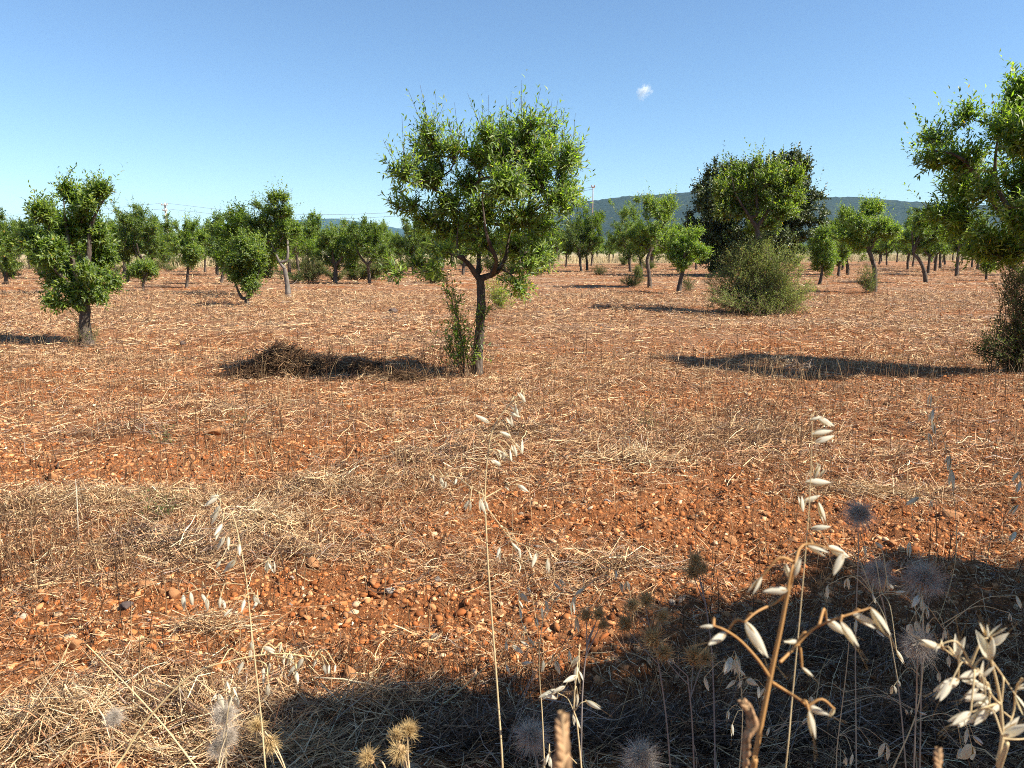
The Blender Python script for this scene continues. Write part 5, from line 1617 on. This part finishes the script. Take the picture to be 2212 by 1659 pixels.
def pole(label, u, top_v, Y, mat, r, arms=((0.35, 0.55), (1.25, 0.4))):
    top, _ = W(u, top_v, Y)
    g = np.array([top[0], Y, 0.0])
    root = thing('power_pole', label, 'power pole', tuple(g), 'wooden power poles')
    v, f = tube([[0, 0, -0.2], [0.02, 0, top[2] * 0.5], [0, 0, top[2]], [0, 0, top[2] + 0.02]], [r * 1.2, r, r * 0.8, 0.01], 8)
    mesh_np('shaft', v, f, mat, None, True, root)
    for dz, w in arms:
        a = Acc()
        z = top[2] - dz
        a.add(*tube([[-w, -0.2, z], [-w + 0.02, -0.2, z], [w - 0.02, -0.2, z], [w, -0.2, z]], [0.01, 0.09, 0.09, 0.01], 4))
        arm = a.build('crossarm', mat, root)
        for sx in (-0.85, 0.85):
            v, f = tube([[sx * w, -0.2, z + 0.06], [sx * w, -0.2, z + 0.14], [sx * w, -0.2, z + 0.24], [sx * w, -0.2, z + 0.30]], [0.05, 0.09, 0.07, 0.02], 6)
            mesh_np('insulator', v, f, mat, None, True, arm)
    return g, top


pA, tA = pole('pale power pole above the treetops at far left', 356, 438, 120, POLE, 0.19)
pB, tB = pole('thin reddish power pole beside the central crown, before the hill', 1281, 404, 96, POLE_RED, 0.065, ((0.05, 0.22),))
for lab, dz, dx in [('upper overhead power wire crossing the sky at left', 0.05, -0.76), ('lower overhead power wire crossing the sky at left', 0.95, 0.6)]:
    a = tA - np.array([-dx * 0, 0.2, dz])
    b = tB - np.array([-dx * 0, 0.2, dz * 0.3])
    z0 = W(-60, 468 + dz * 10, 135)[0]
    q = [z0, (z0 + a) / 2 - np.array([0, 0, 0.35]), a]
    pts = list(smooth_path(q, 24))
    mid_ = (a + b) / 2 - np.array([0, 0, 2.6])
    pts += list(smooth_path([a, a * 0.75 + b * 0.25 - np.array([0, 0, 1.95]), mid_, a * 0.25 + b * 0.75 - np.array([0, 0, 1.95]), b], 60))[1:]
    v, f = tube(pts, 0.022, 5)
    o = mesh_np('power_wire', v, f, WIRE, None, True)
    tag(o, lab, 'wire', 'overhead wires')


def cloud():
    m, nt, out = new_mat('vapour')
    L = nt.links.new
    tc = N(nt, 'ShaderNodeTexCoord')
    nz = N(nt, 'ShaderNodeTexNoise')
    nz.inputs['Scale'].default_value = 2.6
    nz.inputs['Detail'].default_value = 5
    nz.inputs['Roughness'].default_value = 0.6
    L(tc.outputs['Object'], nz.inputs['Vector'])
    ln = N(nt, 'ShaderNodeVectorMath', operation='LENGTH')
    L(tc.outputs['Object'], ln.inputs[0])
    fall = N(nt, 'ShaderNodeMapRange')
    for i, q in enumerate((0.1, 1.0, 0.17, -0.32)):
        fall.inputs[i + 1].default_value = q
    L(ln.outputs['Value'], fall.inputs[0])
    ad = N(nt, 'ShaderNodeMath', operation='ADD')
    L(nz.outputs['Fac'], ad.inputs[0])
    L(fall.outputs[0], ad.inputs[1])
    mr = N(nt, 'ShaderNodeMapRange')
    for i, q in enumerate((0.50, 0.75, 0.0, 0.05)):
        mr.inputs[i + 1].default_value = q
    L(ad.outputs[0], mr.inputs[0])
    pv = N(nt, 'ShaderNodeVolumePrincipled')
    pv.inputs['Color'].default_value = (1, 1, 1, 1)
    L(mr.outputs[0], pv.inputs['Density'])
    L(pv.outputs[0], out.inputs['Volume'])
    Y = 3000.0
    p, mpp = W(1391, 196, Y)
    v, f = ico(3)
    me = mesh_np('cloud', v, f, m, link=False)
    o = link_mesh('cloud', me)
    o.location = p
    o.scale = (30 * mpp, 34 * mpp, 36 * mpp)
    o.rotation_euler = (0, 0.35, 0)
    tag(o, 'single tiny white cloud in the clear blue sky', 'cloud')


cloud()

HAZE = True
if HAZE:
    m, nt, out = new_mat('air')
    pv = N(nt, 'ShaderNodeVolumePrincipled')
    pv.inputs['Color'].default_value = (0.36, 0.72, 1.0, 1)
    pv.inputs['Density'].default_value = 0.000055
    nt.links.new(pv.outputs[0], out.inputs['Volume'])
    x, y0, y1, z0, z1 = 9800.0, -900.0, 9800.0, -9.0, 420.0
    vv = [(-x, y0, z0), (x, y0, z0), (x, y1, z0), (-x, y1, z0), (-x, y0, z1), (x, y0, z1), (x, y1, z1), (-x, y1, z1)]
    o = mesh_np('haze', vv, [(0, 3, 2, 1), (4, 5, 6, 7), (0, 1, 5, 4), (1, 2, 6, 5), (2, 3, 7, 6), (3, 0, 4, 7)], m)
    o['kind'] = 'stuff'

# ------------------------------------------------------------------ light, sky, camera
w = bpy.data.worlds.new('World')
scene.world = w
w.use_nodes = True
nt = w.node_tree
nt.nodes.clear()
sky = nt.nodes.new('ShaderNodeTexSky')
sky.sky_type = 'NISHITA'
sky.sun_disc = False
sky.sun_elevation = SUN_EL
sky.sun_rotation = SUN_AZ
sky.altitude = 0
sky.air_density = 1.0
sky.dust_density = 0.0
sky.ozone_density = 6.0
bg = nt.nodes.new('ShaderNodeBackground')
bg.inputs['Strength'].default_value = 0.078
wo = nt.nodes.new('ShaderNodeOutputWorld')
nt.links.new(sky.outputs[0], bg.inputs[0])
nt.links.new(bg.outputs[0], wo.inputs[0])

sl = bpy.data.lights.new('sun', 'SUN')
sl.energy = 5.0
sl.angle = math.radians(0.53)
sl.color = (1.0, 0.93, 0.82)
so = bpy.data.objects.new('sun', sl)
COL.objects.link(so)
so.rotation_euler = Vector(SUNV).to_track_quat('Z', 'Y').to_euler()
so.location = (20, -8, 30)

cd = bpy.data.cameras.new('camera')
cd.sensor_width = 36
cd.lens = 36 * F / 2212
cd.clip_end = 30000
cd.clip_start = 0.05
cd.dof.use_dof = True
cd.dof.focus_distance = 5.5
cd.dof.aperture_fstop = 12.0
co = bpy.data.objects.new('camera', cd)
COL.objects.link(co)
co.location = (0, 0, H)
co.rotation_euler = (math.pi / 2 - TH, 0, 0)
scene.camera = co

vs = scene.view_settings
vs.view_transform = 'Standard'
vs.look = 'None'
vs.exposure = 1.12
vs.gamma = 1.0
scene.cycles.max_bounces = 8
scene.cycles.diffuse_bounces = 4
scene.cycles.transmission_bounces = 4
scene.cycles.volume_bounces = 1
scene.cycles.volume_max_steps = 64
scene.cycles.use_denoising = False
scene.cycles.filter_width = 0.95
